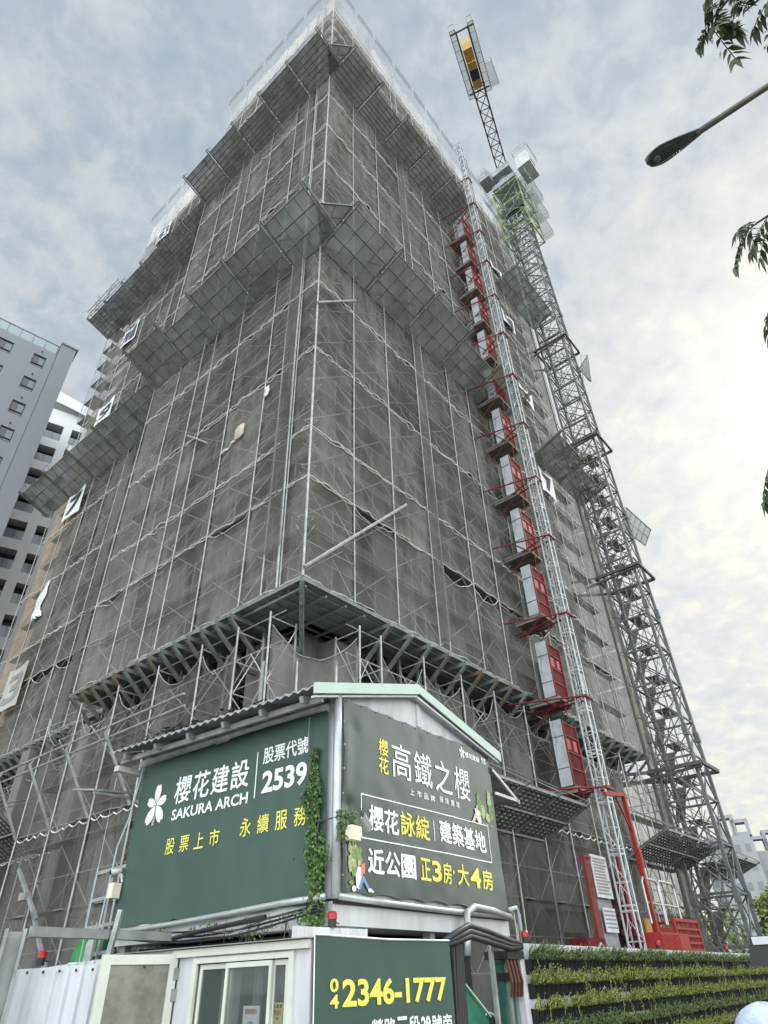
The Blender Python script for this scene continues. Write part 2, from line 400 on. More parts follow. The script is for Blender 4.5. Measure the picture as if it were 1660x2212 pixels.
for face, f, P_, side, end in (('R', fR, PR, 'right', 24.0), ('L', fL, PL, 'near left', 12.1), ('K', fK, PK_, 'far left', 26.2)):
    beg = 12.2 if face == 'K' else .05
    T = thing('facade_scaffold', 'pale steel pipe scaffold standing against the %s face of the tower' % side, 'scaffold', f((beg+end)/2, -.5, 10.6), MT)
    for i, s in enumerate(P_):
        m = MB(); zt = top_of(face, s)
        n = 10; pts = [f(s+random.uniform(-.02, .02), .045+random.uniform(-.012, .012), 10.62+(zt-10.62)*k/n) for k in range(n+1)]
        m.tube(pts, .024 if i else .036, 6); m.build('standard', GALV, T)
        m = MB(); m.tube([f(s, -.92, 10.62), f(s, -.92, zt-1.2)], .026, 4); m.build('inner_standard', GALVD, T)
    lv = []
    z = 10.7
    while z < 60: lv.append(z); z += LIFT
    for z in lv:
        e2 = end
        m = MB(); m.tube([f(beg, -.32, z), f(e2, -.32, z)], .022, 4); m.tube([f(beg, -.32, z+1.0), f(e2, -.32, z+1.0)], .018, 4)
        m.build('ledger', BRACE, T)
        m = MB()
        a0, a1 = f(max(.95, beg), -.46, z), f(e2, -.90, z+.04)
        m.box(min(a0[0], a1[0]), max(a0[0], a1[0]), min(a0[1], a1[1]), max(a0[1], a1[1]), z-.045, z)
        m.build('walkway_board', BOARD, T)
    mains = BAYS[face]
    for i in range(len(mains)-1):
        s0, s1 = mains[i], mains[i+1]
        m = MB()
        for z in lv[:-1]:
            if z+LIFT > top_of(face, (s0+s1)/2): continue
            m.tube([f(s0+.05, -.40, z+.1), f(s1-.05, -.40, z+LIFT-.15)], .017, 4, cap=False)
            m.tube([f(s0+.05, -.44, z+LIFT-.15), f(s1-.05, -.44, z+.1)], .017, 4, cap=False)
            if (i+int(z)) % 2 and i: m.tube([f(s0, -.1, z+.2), f(s0, -.9, z+LIFT-.2)], .017, 4, cap=False)
        m.build('cross_bracing', BRACE, T)
        for z in lv[:-1]:
            if z+1 > top_of(face, s0)-3 or random.random() < .68: continue
            h = z+random.choice((.2, 1.1)); m = MB(); m.tube([f(s0, .055, h), f(s1, .055, h+random.uniform(-.12, .12))], .013, 4)
            m.build('outer_rail', BRACE, T)
    # guard rails and frames standing free above the last net
    m = MB()
    for i in range(len(mains)-1):
        s0, s1 = mains[i]+.1, mains[i+1]-.1; zt = top_of(face, (s0+s1)/2)-.2
        o = .42
        for h in (0, .35, .7, 1.05): m.tube([f(s0, o, zt+h), f(s1, o, zt+h)], .016, 4)
        for s in (s0, s1): m.tube([f(s, o, zt), f(s, o, zt+1.1)], .02, 4); m.tube([f(s, 0, zt-.6), f(s, o, zt+.2)], .018, 4)
    m.build('guard_rail', GALV, T)
    if face == 'K':
        m = MB()
        for z in [36.0+2.04*k for k in range(9)]:
            for s in (26.25, 27.7):
                m.tube([f(s, 0, z), f(s, 0, z+2.04)], .028, 5); m.tube([f(s, -.9, z), f(s, -.9, z+2.04)], .028, 5)
            m.tube([f(26.2, 0, z), f(27.7, 0, z+2)], .018, 4); m.tube([f(26.2, 0, z+2), f(27.7, 0, z)], .018, 4)
            m.tube([f(26.2, 0, z), f(27.7, 0, z)], .02, 4); m.tube([f(27.7, 0, z), f(27.7, -.9, z+2)], .018, 4)
            m.box(SET, SET+.9, 26.2, 27.7, z+.05, z+.09)
        m.build('end_frame', GALV, T)

# the long loose pipes clamped on the corner
m = MB(); m.tube([fR(-.05, .12, 10.85), fR(4.75, .14, 15.68)], .055, 6)
tag(m.build('scaffold_pipe', GALV, fr=MT), 'long bright pipe clamped slantwise low across the tower corner', 'pipe')
m = MB(); m.tube([fR(-.06, .12, 22.85), fR(2.1, .12, 25.3)], .045, 6)
tag(m.build('scaffold_pipe', GALV, fr=MT), 'short slanting pipe clamped on the corner just below the middle catch fan', 'pipe')
m = MB(); m.tube([fL(5.9, .1, 19.2), fL(7.6, .1, 20.7)], .04, 6)
tag(m.build('scaffold_pipe', GALV, fr=MT), 'short white pipe end sticking out of the left face netting above the second tier', 'pipe')

# ---------------------------------------------------------------- safety nets, one per bay and tier
def hem_curve(nt_, amp, sgn):
    return lambda u: sgn*amp*abs(math.sin(math.pi*nt_*u))
cnt = 0
def net_panel(face, f, s0, s1, z0, z1, label, hem0, hem1, billow, mat=NET, name='safety_net', sag_top=0, sag_bot=0, group=None, o0=0.0, rope=True):
    global cnt
    cnt += 1
    rnd = random.Random(cnt*13+5)
    ph = rnd.uniform(0, 6); fold = rnd.uniform(2, 5)
    tn = max(2, round((s1-s0)/.55))
    def P(u, v):
        s = s0+(s1-s0)*u
        zb = z0 + hem0*abs(math.sin(math.pi*tn*u)) + (sag_bot*math.sin(math.pi*u))
        zt = z1 - hem1*abs(math.sin(math.pi*tn*u)) - sag_top*(1-(2*u-1)**2)
        z = zb+(zt-zb)*v
        b = billow*math.sin(math.pi*u)*(math.sin(math.pi*v)**.7 if 0 < v < 1 else 0)
        wr = .045*math.sin(fold*2*u+3*v+ph)*math.sin(math.pi*u) + .05*noise.noise(Vector((s*1.3+ph, z*.35, cnt)))
        tr = (.03*math.sin((u*9+v*4)*2+ph) + .035*math.sin(u*23+v*3*fold+ph)*(.4+.6*math.sin(4*v+ph)))*math.sin(math.pi*u)
        return f(s, o0-.03+b+wr+tr, z)
    m = MB(); m.grid(P, 22, 14)
    tw = m.build(name, mat, fr=MT, smooth=True)
    tag(tw, label, 'net', group)
    if rope:
        tw['_o'] = tuple(MT.inverted() @ tw.matrix_world.translation)
        for vv in (0, 1):
            r = MB(); r.tube([Vector(P(i/16, vv)) + (Vector(f(0, .03, 0))-Vector(f(0, 0, 0))) for i in range(17)], .021 if sag_top == 0 else .014, 4, cap=False)
            r.build('hem_rope', ROPE if sag_top == 0 or mat is NET else M('skirt_hem', (.34, .32, .29), .8, var=.3, scale=12), tw)
    return tw
TN = {'R': 'right', 'L': 'near left', 'K': 'far left'}
for face, f, B_, grp in (('R', fR, BR, 'net panels laced over the right face'), ('L', fL, BL, 'net panels laced over the left face'), ('K', fK, BK, 'net panels laced over the left face')):
    for i in range(len(B_)-1):
        s0, s1 = B_[i], B_[i+1]
        for j in range(len(LZ)-1):
            z0, z1 = LZ[j], LZ[j+1]
            rr = random.random()
            hem = (.03+.09*random.random()) if 2 <= j <= 8 else .03
            bil = random.uniform(-.20, .05) if j < 9 else random.uniform(-.12, .02)
            sagb = 0; sagt = 0
            if j == 0: bil = -.25; sagt = random.choice([.0, .25, .5]); hem = .03
            if j == 1: hem = .03; sagb = -sagt
            net_panel(face, f, s0+.015, s1-.015, z0+.02, z1-.02,
                      'grey net, %s face, %s bay along, %s tier above the steel deck' % (TN[face], ORD[i], ORD[j]),
                      hem*(j > 0), hem, bil, sag_top=sagt, sag_bot=sagb, group=grp)
        # pale net round the top working level
        zt = top_of(face, (s0+s1)/2); zb = 58.3
        net_panel(face, f, s0+.02, s1-.02, zb, zt-.3, 'pale translucent net topping the %s face, %s bay along' % (TN[face], ORD[i]),
                  .03, .12, -.12, mat=NETTOP, name='top_net', group='pale nets round the top working level', rope=False)

def fE(s, o, z): return (24.0+o, s, z)
for j in range(len(LZ)-1):  # unseen nets added to keep the sun out behind the facade nets
    net_panel('R', fE, .03, 2.4, LZ[j]+.02, LZ[j+1]-.02, 'unseen net added to close the far right end, %s tier above the steel deck' % ORD[j], .03, .03, -.08, group='added nets closing the right end', rope=False)
# dark slits where two nets do not meet: build the drooping loose strips of net as well
for k, (face, f, s, z0, z1) in enumerate([('L', fL, 1.3, 12.0, 27), ('R', fR, 6.6, 11, 27), ('L', fL, 7.4, 28, 44.5), ('K', fK, 16.6, 11, 26.5), ('R', fR, 6.6, 28, 44), ('L', fL, 1.5, 28, 46)]):
    m = MB(); ph = k
    m.grid(lambda u, v: f(s-.36+.72*u+.03*math.sin(9*v+ph), .07+.05*math.sin(u*14+ph+3*v), z0+(z1-z0)*v), 12, 24)
    tag(m.build('net_strip', NET, fr=MT, smooth=True), 'narrow strip of net %s' % ['on the left face beside the corner below the middle fan', 'between twin poles low on the right face', 'between twin poles high on the left face', 'low on the far left part, standing back', 'between twin poles high on the right face', 'on the left face beside the corner above the middle fan'][k], 'net')

# ---------------------------------------------------------------- catch fans
def fan(face, f, s0, s1, zi, zo, w, label, dense=False, wskip=(), beams=2.75, start_o=0.0):
    T = thing('catch_fan', label, 'catch fan', f((s0+s1)/2, 0, zi), MT, 'catch fans round the tower')
    n = max(1, round((s1-s0)/beams)); ds = (s1-s0)/n
    P = lambda s, t, dz=0: f(s, w*t+start_o, zi+(zo-zi)*t+dz)
    for i in range(n+1):
        s = s0+ds*i; m = MB()
        m.beam(P(s-.07, 0), P(s-.07, 1.12), .05, .09); m.beam(P(s+.07, 0), P(s+.07, 1.12), .05, .09)
        m.tube([P(s, 1.12), f(s, w+.05, zo+.75)], .025, 5); m.tube([f(s, w+.05, zo+.75), P(s, .6)], .02, 4)
        m.build('outrigger', STEELG, T)
    for i in range(n):
        a = s0+ds*i+.1; b = s0+ds*(i+1)-.1
        ww = .8 if (i in wskip) else 1
        m = MB(); m.grid(lambda u, v: P(a+(b-a)*u, v*ww, .06 + .03*math.sin(5*u+7*v+i)), 8, 6)
        m.build('fan_net' if not dense else 'fan_sheet', NETFAN if not dense else NETPLANK, T, smooth=True)
        m = MB()
        rails = [0, .34, .67, 1.0] if not dense else [0, .14, .28, .42, .56, .7, .85, 1.0]
        for t in rails: m.beam(P(a, t*ww), P(b, t*ww), .045, .06)
        k = max(2, round((b-a)/.62))
        for j in range(k+1):
            s = a+(b-a)*j/k; m.beam(P(s, 0, .02), P(s, ww, .02), .025, .03)
        if not dense:
            m.tube([P(a, .02, .1), P(b, .6, .1)], .014, 4)
        m.build('fan_frame', STEELG, T)
    return T
fan('R', fR, 0.05, 14.4, 27.0, 27.9, 1.95, 'see-through catch fan round the middle of the right face, left of the hoist', wskip=(3,))
fan('L', fL, -1.0, 12.0, 27.0, 27.9, 1.9, 'see-through catch fan round the middle of the left face, beside the corner', wskip=(3,))
fan('K', fK, 12.2, 26.9, 27.0, 27.8, 1.9, 'see-through catch fan at the far end of the left face', wskip=())
fan('R', fR, 18.0, 24.6, 26.9, 27.6, 1.9, 'see-through catch fan on the right face between hoist and crane mast', wskip=(1,))
fan('R', fR, 0.05, 12.6, 45.9, 46.3, 1.95, 'dark planked catch fan under the top of the right face', dense=True, wskip=(1,))
fan('L', fL, -.95, 11.9, 45.7, 46.4, 1.9, 'dark planked catch fan under the top of the left face, beside the corner', dense=True, wskip=(2,))
fan('K', fK, 12.1, 27.4, 45.8, 46.4, 1.9, 'dark planked catch fan high at the far end of the left face', dense=True, wskip=())
fan('R', fR, 18.6, 24.4, 45.5, 46.0, 1.9, 'see-through catch fan high on the right face behind the crane mast')
for (z0, z1, lab, mt) in ((26.95, 27.75, 'three-cornered catch fan filling the tower corner between the two middle fans', NETFAN), (45.85, 46.2, 'three-cornered catch fan filling the tower corner between the two top fans', NETFAN)):
    T = thing('corner_fan', lab, 'catch fan', (0, 0, z0), MT, 'catch fans round the tower')
    pts = [(0, -.02, z0), (-1.1, -1.0, z1), (-.1, -1.95, z1)]
    m = MB(); m.add(pts, [(0, 1, 2)]); m.build('fan_net', mt, T)
    m = MB()
    for a, b in ((0, 1), (1, 2), (0, 2)): m.beam(pts[a], pts[b], .05, .07)
    for t in (.35, .7): m.beam(Vector(pts[0]).lerp(Vector(pts[1]), t), Vector(pts[0]).lerp(Vector(pts[2]), t), .03)
    m.beam(pts[0], Vector(pts[1]).lerp(Vector(pts[2]), .5), .03); m.build('fan_frame', STEELG, T)
# twisted remains of netting and rods where the top fan ends on the left
m = MB(); rnd = random.Random(3)
for i in range(150):
    s = rnd.uniform(23.0, 27.6); o = rnd.uniform(.6, 2.2); z = 46.3+rnd.uniform(0, 1.4)+(o-.6)*.3
    m.tube([f_ for f_ in (fK(s, o, z), fK(s+rnd.uniform(-.8, .8), o+rnd.uniform(-.4, .4), z+rnd.uniform(-.5, .5)))], .014, 3)
for i in range(9):
    m.tube([fK(23, .9+.16*i, 46.5+.12*i), fK(27.7, .9+.16*i, 46.5+.12*i)], .02, 4)
tag(m.build('debris_net', STEELD, fr=MT), 'dark tangle of rods and torn net on the end of the high left fan', 'debris net')

# ---------------------------------------------------------------- cantilever steel deck and its brackets
T = thing('cantilever_deck', 'dark steel deck carrying the scaffold above the second storey', 'deck', (6, 6, 10.5), MT)
m = MB(); m.box(0, 24, 0, 2.18, 10.52, 10.6); m.build('deck_sheet', M('deck_underside', (.26, .33, .32), .7, var=.4, scale=1.8, var2=(.12, .11, .08)), T)
m = MB(); m.box(0, 2.18, 2.181, 12.3, 10.52, 10.6); m.box(SET, SET+2.18, 12.301, 26.5, 10.52, 10.6); m.build('deck_sheet', M('deck_underside', (.26, .33, .32), .7, var=.4, scale=1.8, var2=(.12, .11, .08)), T)
m = MB()
for k in range(5): m.beam((.1, .25+.42*k, 10.485), (24, .25+.42*k, 10.485), .05, .06)
for k in range(5): m.beam((.25+.42*k, 2.3, 10.47), (.15+.25*k, 12.3, 10.47), .05, .06); m.beam((SET+.25+.42*k, 12.35, 10.47), (SET+.25+.42*k, 26.5, 10.47), .05, .06)
for k in range(4): m.beam((.2+.8*k, .05, 10.42), (.2+.8*k, 2.2, 10.42), .06, .07)
m.build('joist', M('joist_steel', (.30, .335, .325), .6, .2, var=.35, scale=3), T)
m = MB(); m.beam((0, -.02, 10.55), (24, -.02, 10.55), .06, .12); m.beam((-.02, 0, 10.55), (-.02, 12.3, 10.55), .06, .12); m.beam((SET-.02, 12.3, 10.55), (SET-.02, 26.5, 10.55), .06, .12); m.build('edge_channel', STEELG, T)
m = MB(); m.tube([(0, 0, 10.5), (2.15, 2.15, 8.6)], .07, 6)
for k in range(14):
    t = k/14; p = Vector((0, 0, 10.42)).lerp(Vector((2.15, 2.15, 10.3)), t); q = Vector((.1, .1, 10.3)).lerp(Vector((2.15, 2.15, 8.6)), t)
    m.tube([p, q], .022, 4)
m.build('corner_truss', STEELG, T)
brk = None
def bracket(f, s, label, grp):
    T = thing('steel_bracket', label, 'bracket', f(s, 0, 9.2), MT, grp)
    m = MB(); m.beam(f(s, .28, 10.33), f(s, -2.19, 10.33), .11, .13); m.build('top_chord', STEELG, T)
    m = MB(); m.beam(f(s, .22, 10.27), f(s, -1.1, 9.22), .1, .1); m.build('strut', STEELG, T)
    m = MB(); m.beam(f(s, -1.0, 9.25), f(s, -2.19, 9.25), .09, .09); m.beam(f(s, -1.1, 9.2), f(s, -1.1, 10.27), .09, .09); m.build('lower_chord', STEELG, T)
    m = MB(); m.beam(f(s, -1.12, 10.2), f(s, -2.15, 9.3), .06, .06); m.build('brace', STEELD, T)
    return T
for f, n, s0, ds, side, grp in ((fR, 21, 3.46, 1.0, 'right', 'brackets under the deck on the right face'), (fL, 14, 2.75, .69, 'near left', 'brackets under the deck on the left face'), (fK, 17, 14.9, .69, 'far left', 'brackets under the deck on the left face')):
    first = bracket(f, s0, 'triangular steel bracket under the deck on the %s face, first from the corner' % side, grp)
    for i in range(1, n):
        copy_tree(first, MT, f(s0+ds*i, 0, 9.2), 'triangular steel bracket under the deck on the %s face, %s from the corner' % (side, ORD[i]))

# ================================================================== lower scaffold, nets and loading canopies
LR = [2.27, 3.2, 5.28, 7.35, 9.4, 11.5, 13.5, 15.7, 17.9, 20.1, 22.1, 24.05, 25.6]
LL = [1.13, 2.5, 4.17, 6.4, 8.7, 11.1, 13.35]
LK = [14.0, 16.4, 18.8, 21.2, 23.6, 26.0]
for f, P_, side in ((fR, LR, 'right'), (fL, LL, 'near left'), (fK, LK, 'far left')):
    T = thing('lower_scaffold', 'pipe scaffold from the ground up to the steel deck along the %s face' % side, 'scaffold', f(P_[0], -.4, G), MT)
    for s in P_:
        m = MB(); m.tube([f(s, .04, G), f(s, .04, 5), f(s+.01, .04, 9.95)], .03, 6); m.build('standard', GALV, T)
        m = MB(); m.tube([f(s, -.9, G), f(s, -.9, 9.9)], .03, 5); m.build('inner_standard', GALVD, T)
    for z in (1.8, 3.7, 5.6, 7.5, 9.3):
        m = MB(); m.tube([f(P_[0], -.5, z), f(P_[-1], -.5, z)], .022, 4); m.tube([f(P_[0], -.5, z+.9), f(P_[-1], -.5, z+.9)], .018, 4); m.build('ledger', BRACE, T)
        if z < 9:
            m = MB(); a0, a1 = f(P_[0], -.3, z), f(P_[-1], -.85, z); m.box(min(a0[0], a1[0]), max(a0[0], a1[0]), min(a0[1], a1[1]), max(a0[1], a1[1]), z-.04, z); m.build('walkway_board', BOARD, T)
    for i in range(len(P_)-1):
        m = MB()
        for z in (1.8, 3.7, 5.6, 7.5):
            m.tube([f(P_[i], -.46, z), f(P_[i+1], -.46, z+1.8)], .017, 4); m.tube([f(P_[i], -.5, z+1.8), f(P_[i+1], -.5, z)], .017, 4)
        for z in (8.0, 8.9, 9.8): m.tube([f(P_[i], 0, z), f(P_[i], -.9, z)], .02, 4)
        m.tube([f(P_[i], 0, 8.0), f(P_[i], -.9, 9.7)], .018, 4)
        m.build('cross_bracing', BRACE, T)
def lowpanel(f, s0, s1, z0, z1, lab, sag, bil=-.3, sb=0):
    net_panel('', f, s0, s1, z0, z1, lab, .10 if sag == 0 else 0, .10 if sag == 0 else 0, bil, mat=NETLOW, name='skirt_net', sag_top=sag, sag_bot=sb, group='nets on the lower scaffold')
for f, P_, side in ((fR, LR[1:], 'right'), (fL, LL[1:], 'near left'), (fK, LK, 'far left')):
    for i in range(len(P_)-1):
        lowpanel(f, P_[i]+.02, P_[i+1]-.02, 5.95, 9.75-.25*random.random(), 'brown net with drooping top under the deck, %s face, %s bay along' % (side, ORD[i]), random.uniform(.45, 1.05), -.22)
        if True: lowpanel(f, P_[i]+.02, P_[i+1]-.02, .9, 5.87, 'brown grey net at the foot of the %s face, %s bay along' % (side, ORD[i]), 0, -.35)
# corner net hung from the left frame to the right frame
def fC(s, o, z): # s 0..1 along the chord
    a = Vector((0, 1.13)).lerp(Vector((2.27, 0)), s/2.54); n = Vector((-.45, -.89)); return (a.x+n.x*o, a.y+n.y*o, z)
lowpanel(fC, .03, 2.5, 4.2, 9.55, 'brown grey net slung across the corner behind the shed roof, with a deeply curved top', .8, -.4)
for k, (x, y) in enumerate(((.35, 1.75), (1.75, .35), (.9, 2.1))):
    m = MB(); m.tube([(x, y, G), (x, y, 8.8)], .04, 6); m.tube([(x, y, 8.6), (x+.9, y+.4, 8.4)], .025, 4); m.tube([(x, y, 6.2), (x+.9, y+.4, 8.2)], .02, 4)
    tag(m.build('prop_frame', GALV, fr=MT), ['bright frame leg standing inside the corner netting, left one', 'bright frame leg standing inside the corner netting, right one', 'bright frame leg standing deepest inside the corner netting'][k], 'scaffold')
m = MB(); m.tube([(.25, .25, 4.5), (.85, .95, 8.8)], .035, 6)
tag(m.build('scaffold_pipe', GALV, fr=MT), 'single leaning pipe between shed roof and deck corner', 'pipe')
m = MB(); m.grid(lambda u, v: (1.35+.5*math.cos(math.pi*u)+.03*math.sin(20*u+9*v), 2.0-.5*math.sin(math.pi*u), 4.5+5*v), 14, 8)
tag(m.build('sheeted_column', CONC, fr=MT, smooth=True), 'pale corner column of the tower seen between the frames above the shed', 'column')

def canopy(f, s0, s1, zi, zo, w, label):
    T = thing('loading_canopy', label, 'canopy', f((s0+s1)/2, 0, zi), MT, 'planked canopies over the footway')
    P = lambda s, t, dz=0: f(s, w*t, zi+(zo-zi)*t+dz)
    n = 13
    m = MB()
    for i in range(n):
        if random.random() < .04: continue
        t0 = i/n+.012; t1 = (i+1)/n-.02
        for (a, b) in ((s0, (s0+s1)/2-.03), ((s0+s1)/2+.03, s1)):
            m.prism([P(a, t0, .05), P(b, t0, .05), P(b, t1, .05), P(a, t1, .05)], (0, 0, .03))
    m.build('plank_sheet', BOARD, T)
    m = MB()
    k = round((s1-s0)/.3)
    for i in range(k+1): m.beam(P(s0+(s1-s0)*i/k, 0, .02), P(s0+(s1-s0)*i/k, 1, .02), .035, .04)
    m.build('rib', STEELD, T)
    for i in range(round((s1-s0)/1.9)+1):
        s = s0+(s1-s0)*i/round((s1-s0)/1.9); m = MB()
        m.beam(P(s, -.02, -.03), P(s, 1.1, -.03), .06, .07); m.tube([P(s, 1.08, 0), f(s, -.0, zi+2.0)], .022, 5); m.build('outrigger', STEELG, T)
    m = MB()
    for t in (.0, .5, 1): m.beam(P(s0, t, -.03), P(s1, t, -.03), .05, .06)
    m.build('edge_beam', GALVD, T)
canopy(fR, 3.6, 11.56, 5.38, 6.2, 1.7, 'planked steel canopy over the fence, between shed and hoist')
canopy(fR, 18.4, 24.8, 5.5, 6.3, 1.85, 'planked steel canopy between hoist and crane mast')
canopy(fR, 27.0, 31.5, 5.5, 6.2, 1.7, 'small planked canopy sticking out right of the crane mast')
canopy(fK, 15.2, 22.0, 5.9, 7.1, 1.9, 'planked steel canopy low at the far left end of the tower')

# raking props with twin rails in front of the left face
T = thing('raking_rail', 'twin guard rails carried by slanting props low on the left face', 'guard rail', fL(8, 0, 5.9), MT)
for s in (6.55, 8.8, 11.1, 13.35):
    m = MB(); m.beam(fL(s, .05, 5.88), fL(s+.25, 1.12, 7.72), .075, .075); m.tube([fL(s+.25, 1.1, 7.7), fL(s+.2, 1.0, 7.95)], .03, 5); m.build('prop', GALVD, T)
for z, o in ((7.92, 1.02), (7.62, .95)):
    m = MB(); m.tube([fL(3.2, o, z), fL(15.5, o, z)], .034, 6); m.build('rail', GALV, T)
m = MB(); m.beam(fL(11.9, .3, 4.85), fL(9.9, .3, 3.4), .09, .09); m.beam(fL(10.2, .3, 3.6), fL(8.7, .3, 2.2), .09, .09); m.box(-.42, -.25, 10.75, 11.15, 3.95, 4.15)
tag(m.build('scaffold_pipe', GALVD, fr=MT), 'dull square tube with a clamp leaning against the foot of the left netting', 'pipe')

# ---------------------------------------------------------------- floor number flags
def flag(face, f, s0, s1, z0, z1, txt, label, mat, tx, o=.09):
    rev = face != 'R'
    crum = .0 if txt else 1.0
    def fn(u, z):
        s = (s1-u) if rev else (s0+u)
        if crum: s = (s0+s1)/2+(s-(s0+s1)/2)*(.30+.16*math.sin(5*(z-z0)+1))+.25*math.sin(1.6*(z-z0))
        v = (z-z0)/(z1-z0)
        return f(s, o+crum*.12*math.sin(11*u)+.05*math.sin(3*u+2*v)+.10*(1-v)**2*math.sin(2.4*u/(s1-s0)+.5), z - .06*math.sin(3*u))
    m = MB(); w = s1-s0
    m.grid(lambda u, v: fn(w*u, z0+(z1-z0)*v), 8, 8)
    b = m.build('number_flag', mat, fr=MT, smooth=True); tag(b, label, 'flag', 'white floor number flags')
    b['_o'] = tuple(MT.inverted() @ b.matrix_world.translation)
    if txt:
        t = MB(); fo = lambda u, z: Vector(fn(u, z)) + Vector(f(0, .02, 0)) - Vector(f(0, 0, 0))
        n = len(txt); cw = .84*w/n
        for i, ch in enumerate(txt): put_text(t, fo, ch, w*.08+i*cw+cw*.1, w*.08+(i+1)*cw-cw*.08, z0+.14*(z1-z0), z1-.14*(z1-z0), .03)
        t.build('numeral', tx, b)
FT = M('flag_navy', (.05, .055, .085), .7); FTG = M('flag_grey_numeral', (.26, .25, .24), .8)  # navy numerals, and grey ones for the greyed flags
for (z0, z1, t, dark) in ((9.9, 11.95, '3', 1), (15.6, 17.6, '', 0), (21.4, 23.3, '7', 0), (28.3, 30.1, '9', 0), (35.4, 37.4, '11', 0), (47.9, 49.8, '13', 0)):
    if t == '3': z0, z1 = 11.3, 13.4
    flag('K', fK, kS(17.05), kS(18.8), kZ(z0)+.15, kZ(z1), t, {'3': 'grey flag with a 3 at the far left end, lowest of the flags', '': 'crumpled blank white flag between the 3 and the 7 on the left face', '7': 'white flag with a 7 below the middle catch fan', '9': 'white flag with a 9 on the left face', '11': 'white flag with an 11 on the left face', '13': 'white flag with a 13 near the top of the left face'}[t], SIGNW if not dark else FLAGG, FT if not dark else FTG)
for (z0, z1, t, dk) in ((12.2, 14.0, '3', 1), (18.2, 20.2, '5', 1), (24.4, 26.3, '7', 0), (32.2, 33.7, '9', 0), (40.3, 41.9, '11', 0), (47.2, 48.3, '13', 0)):
    flag('R', fR, 18.2, 20.0, z0, z1, t, '%s flag behind the hoist mast on the right face, %s' % ('greyed, net covered' if dk else 'loose white', {'3': 'nearest the ground', '5': 'second from the ground', '7': 'third from the ground', '9': 'fourth from the ground', '11': 'fifth from the ground', '13': 'highest of all'}[t]), FLAGG if dk else SIGNW, FTG if dk else FT, o=.09 if not dk else -.25)

# ================================================================== construction hoist
HA, HB = 11.45, -2.5
T = thing('hoist_mast', 'bright galvanised lattice mast of the construction hoist beside the red landing doors', 'hoist mast', (HA+.25, HB+.25, G), MT)
HW = .36
cs4 = [(HA, HB), (HA+HW, HB), (HA+HW, HB+HW), (HA, HB+HW)]
for (x, y) in cs4:
    m = MB(); m.tube([(x, y, G), (x, y, 53.2)], .034, 6); m.build('leg', M('bright_galvanised', (.44, .46, .465), .35, .4, var=.2, scale=4), T)
for k in range(4):
    a = cs4[k]; b = cs4[(k+1) % 4]; m = MB(); z = G+.4; j = 0
    while z < 53:
        m.beam((*a, z), (*b, z), .03, .045); m.beam((*a, z+.14), (*b, z+.14), .03, .04)
        p, q = (a, b) if (j+k) % 2 else (b, a)
        m.tube([(*p, z+.16), (*q, z+.74)], .012, 4); m.tube([(*q, z+.76), (*p, z+1.34)], .012, 4); m.beam((*a, z+.75), (*b, z+.75), .02, .03); z += 1.5; j += 1
    m.build('lattice', MATS['bright_galvanised'], T)
m = MB(); m.beam((HA+.75, HB+.1, G), (HA+.75, HB+.1, 52), .045, .045); m.beam((HA+.36, HB+.1, 52), (HA+.75, HB+.1, 52), .04)
tag(m.build('cable_guide', STEELD, fr=MT), 'thin black cable guide running up beside the hoist mast', 'cable guide')
tz = [6.6, 9.65, 12.95, 16.6, 19.8, 23.2, 26.7, 30.1, 33.6, 37.1, 40.6, 44.1, 47.6]
for i, z in enumerate(tz):
    T = thing('mast_tie', 'dark red tie holding the hoist mast to the tower, %s from the ground' % ORD[i], 'mast tie', (HA+.2, 0, z), MT, 'red ties of the hoist mast')
    m = MB()
    m.tube([(HA-.05, HB-.08, z), (11.0, .35, z+.3)], .035, 5); m.tube([(HA+.36, HB-.08, z), (12.6, .3, z+.25)], .035, 5)
    m.build('tie_rod', REDD, T)
    m = MB(); m.tube([(HA-.05, HB-.1, z+.03), (12.1, -.6, z+.12), (12.3, .3, z+.25)], .028, 5)
    if i % 2: m.tube([(11.2, -.9, z+.22), (12.3, -1.2, z+.15)], .028, 5)
    m.build('tie_brace', REDD, T)
    m = MB(); m.beam((HA-.1, HB-.09, z), (HA+.46, HB-.09, z), .07, .09); m.beam((HA-.1, HB+.42, z), (HA+.46, HB+.42, z), .05, .07); m.build('clamp', REDD, T)
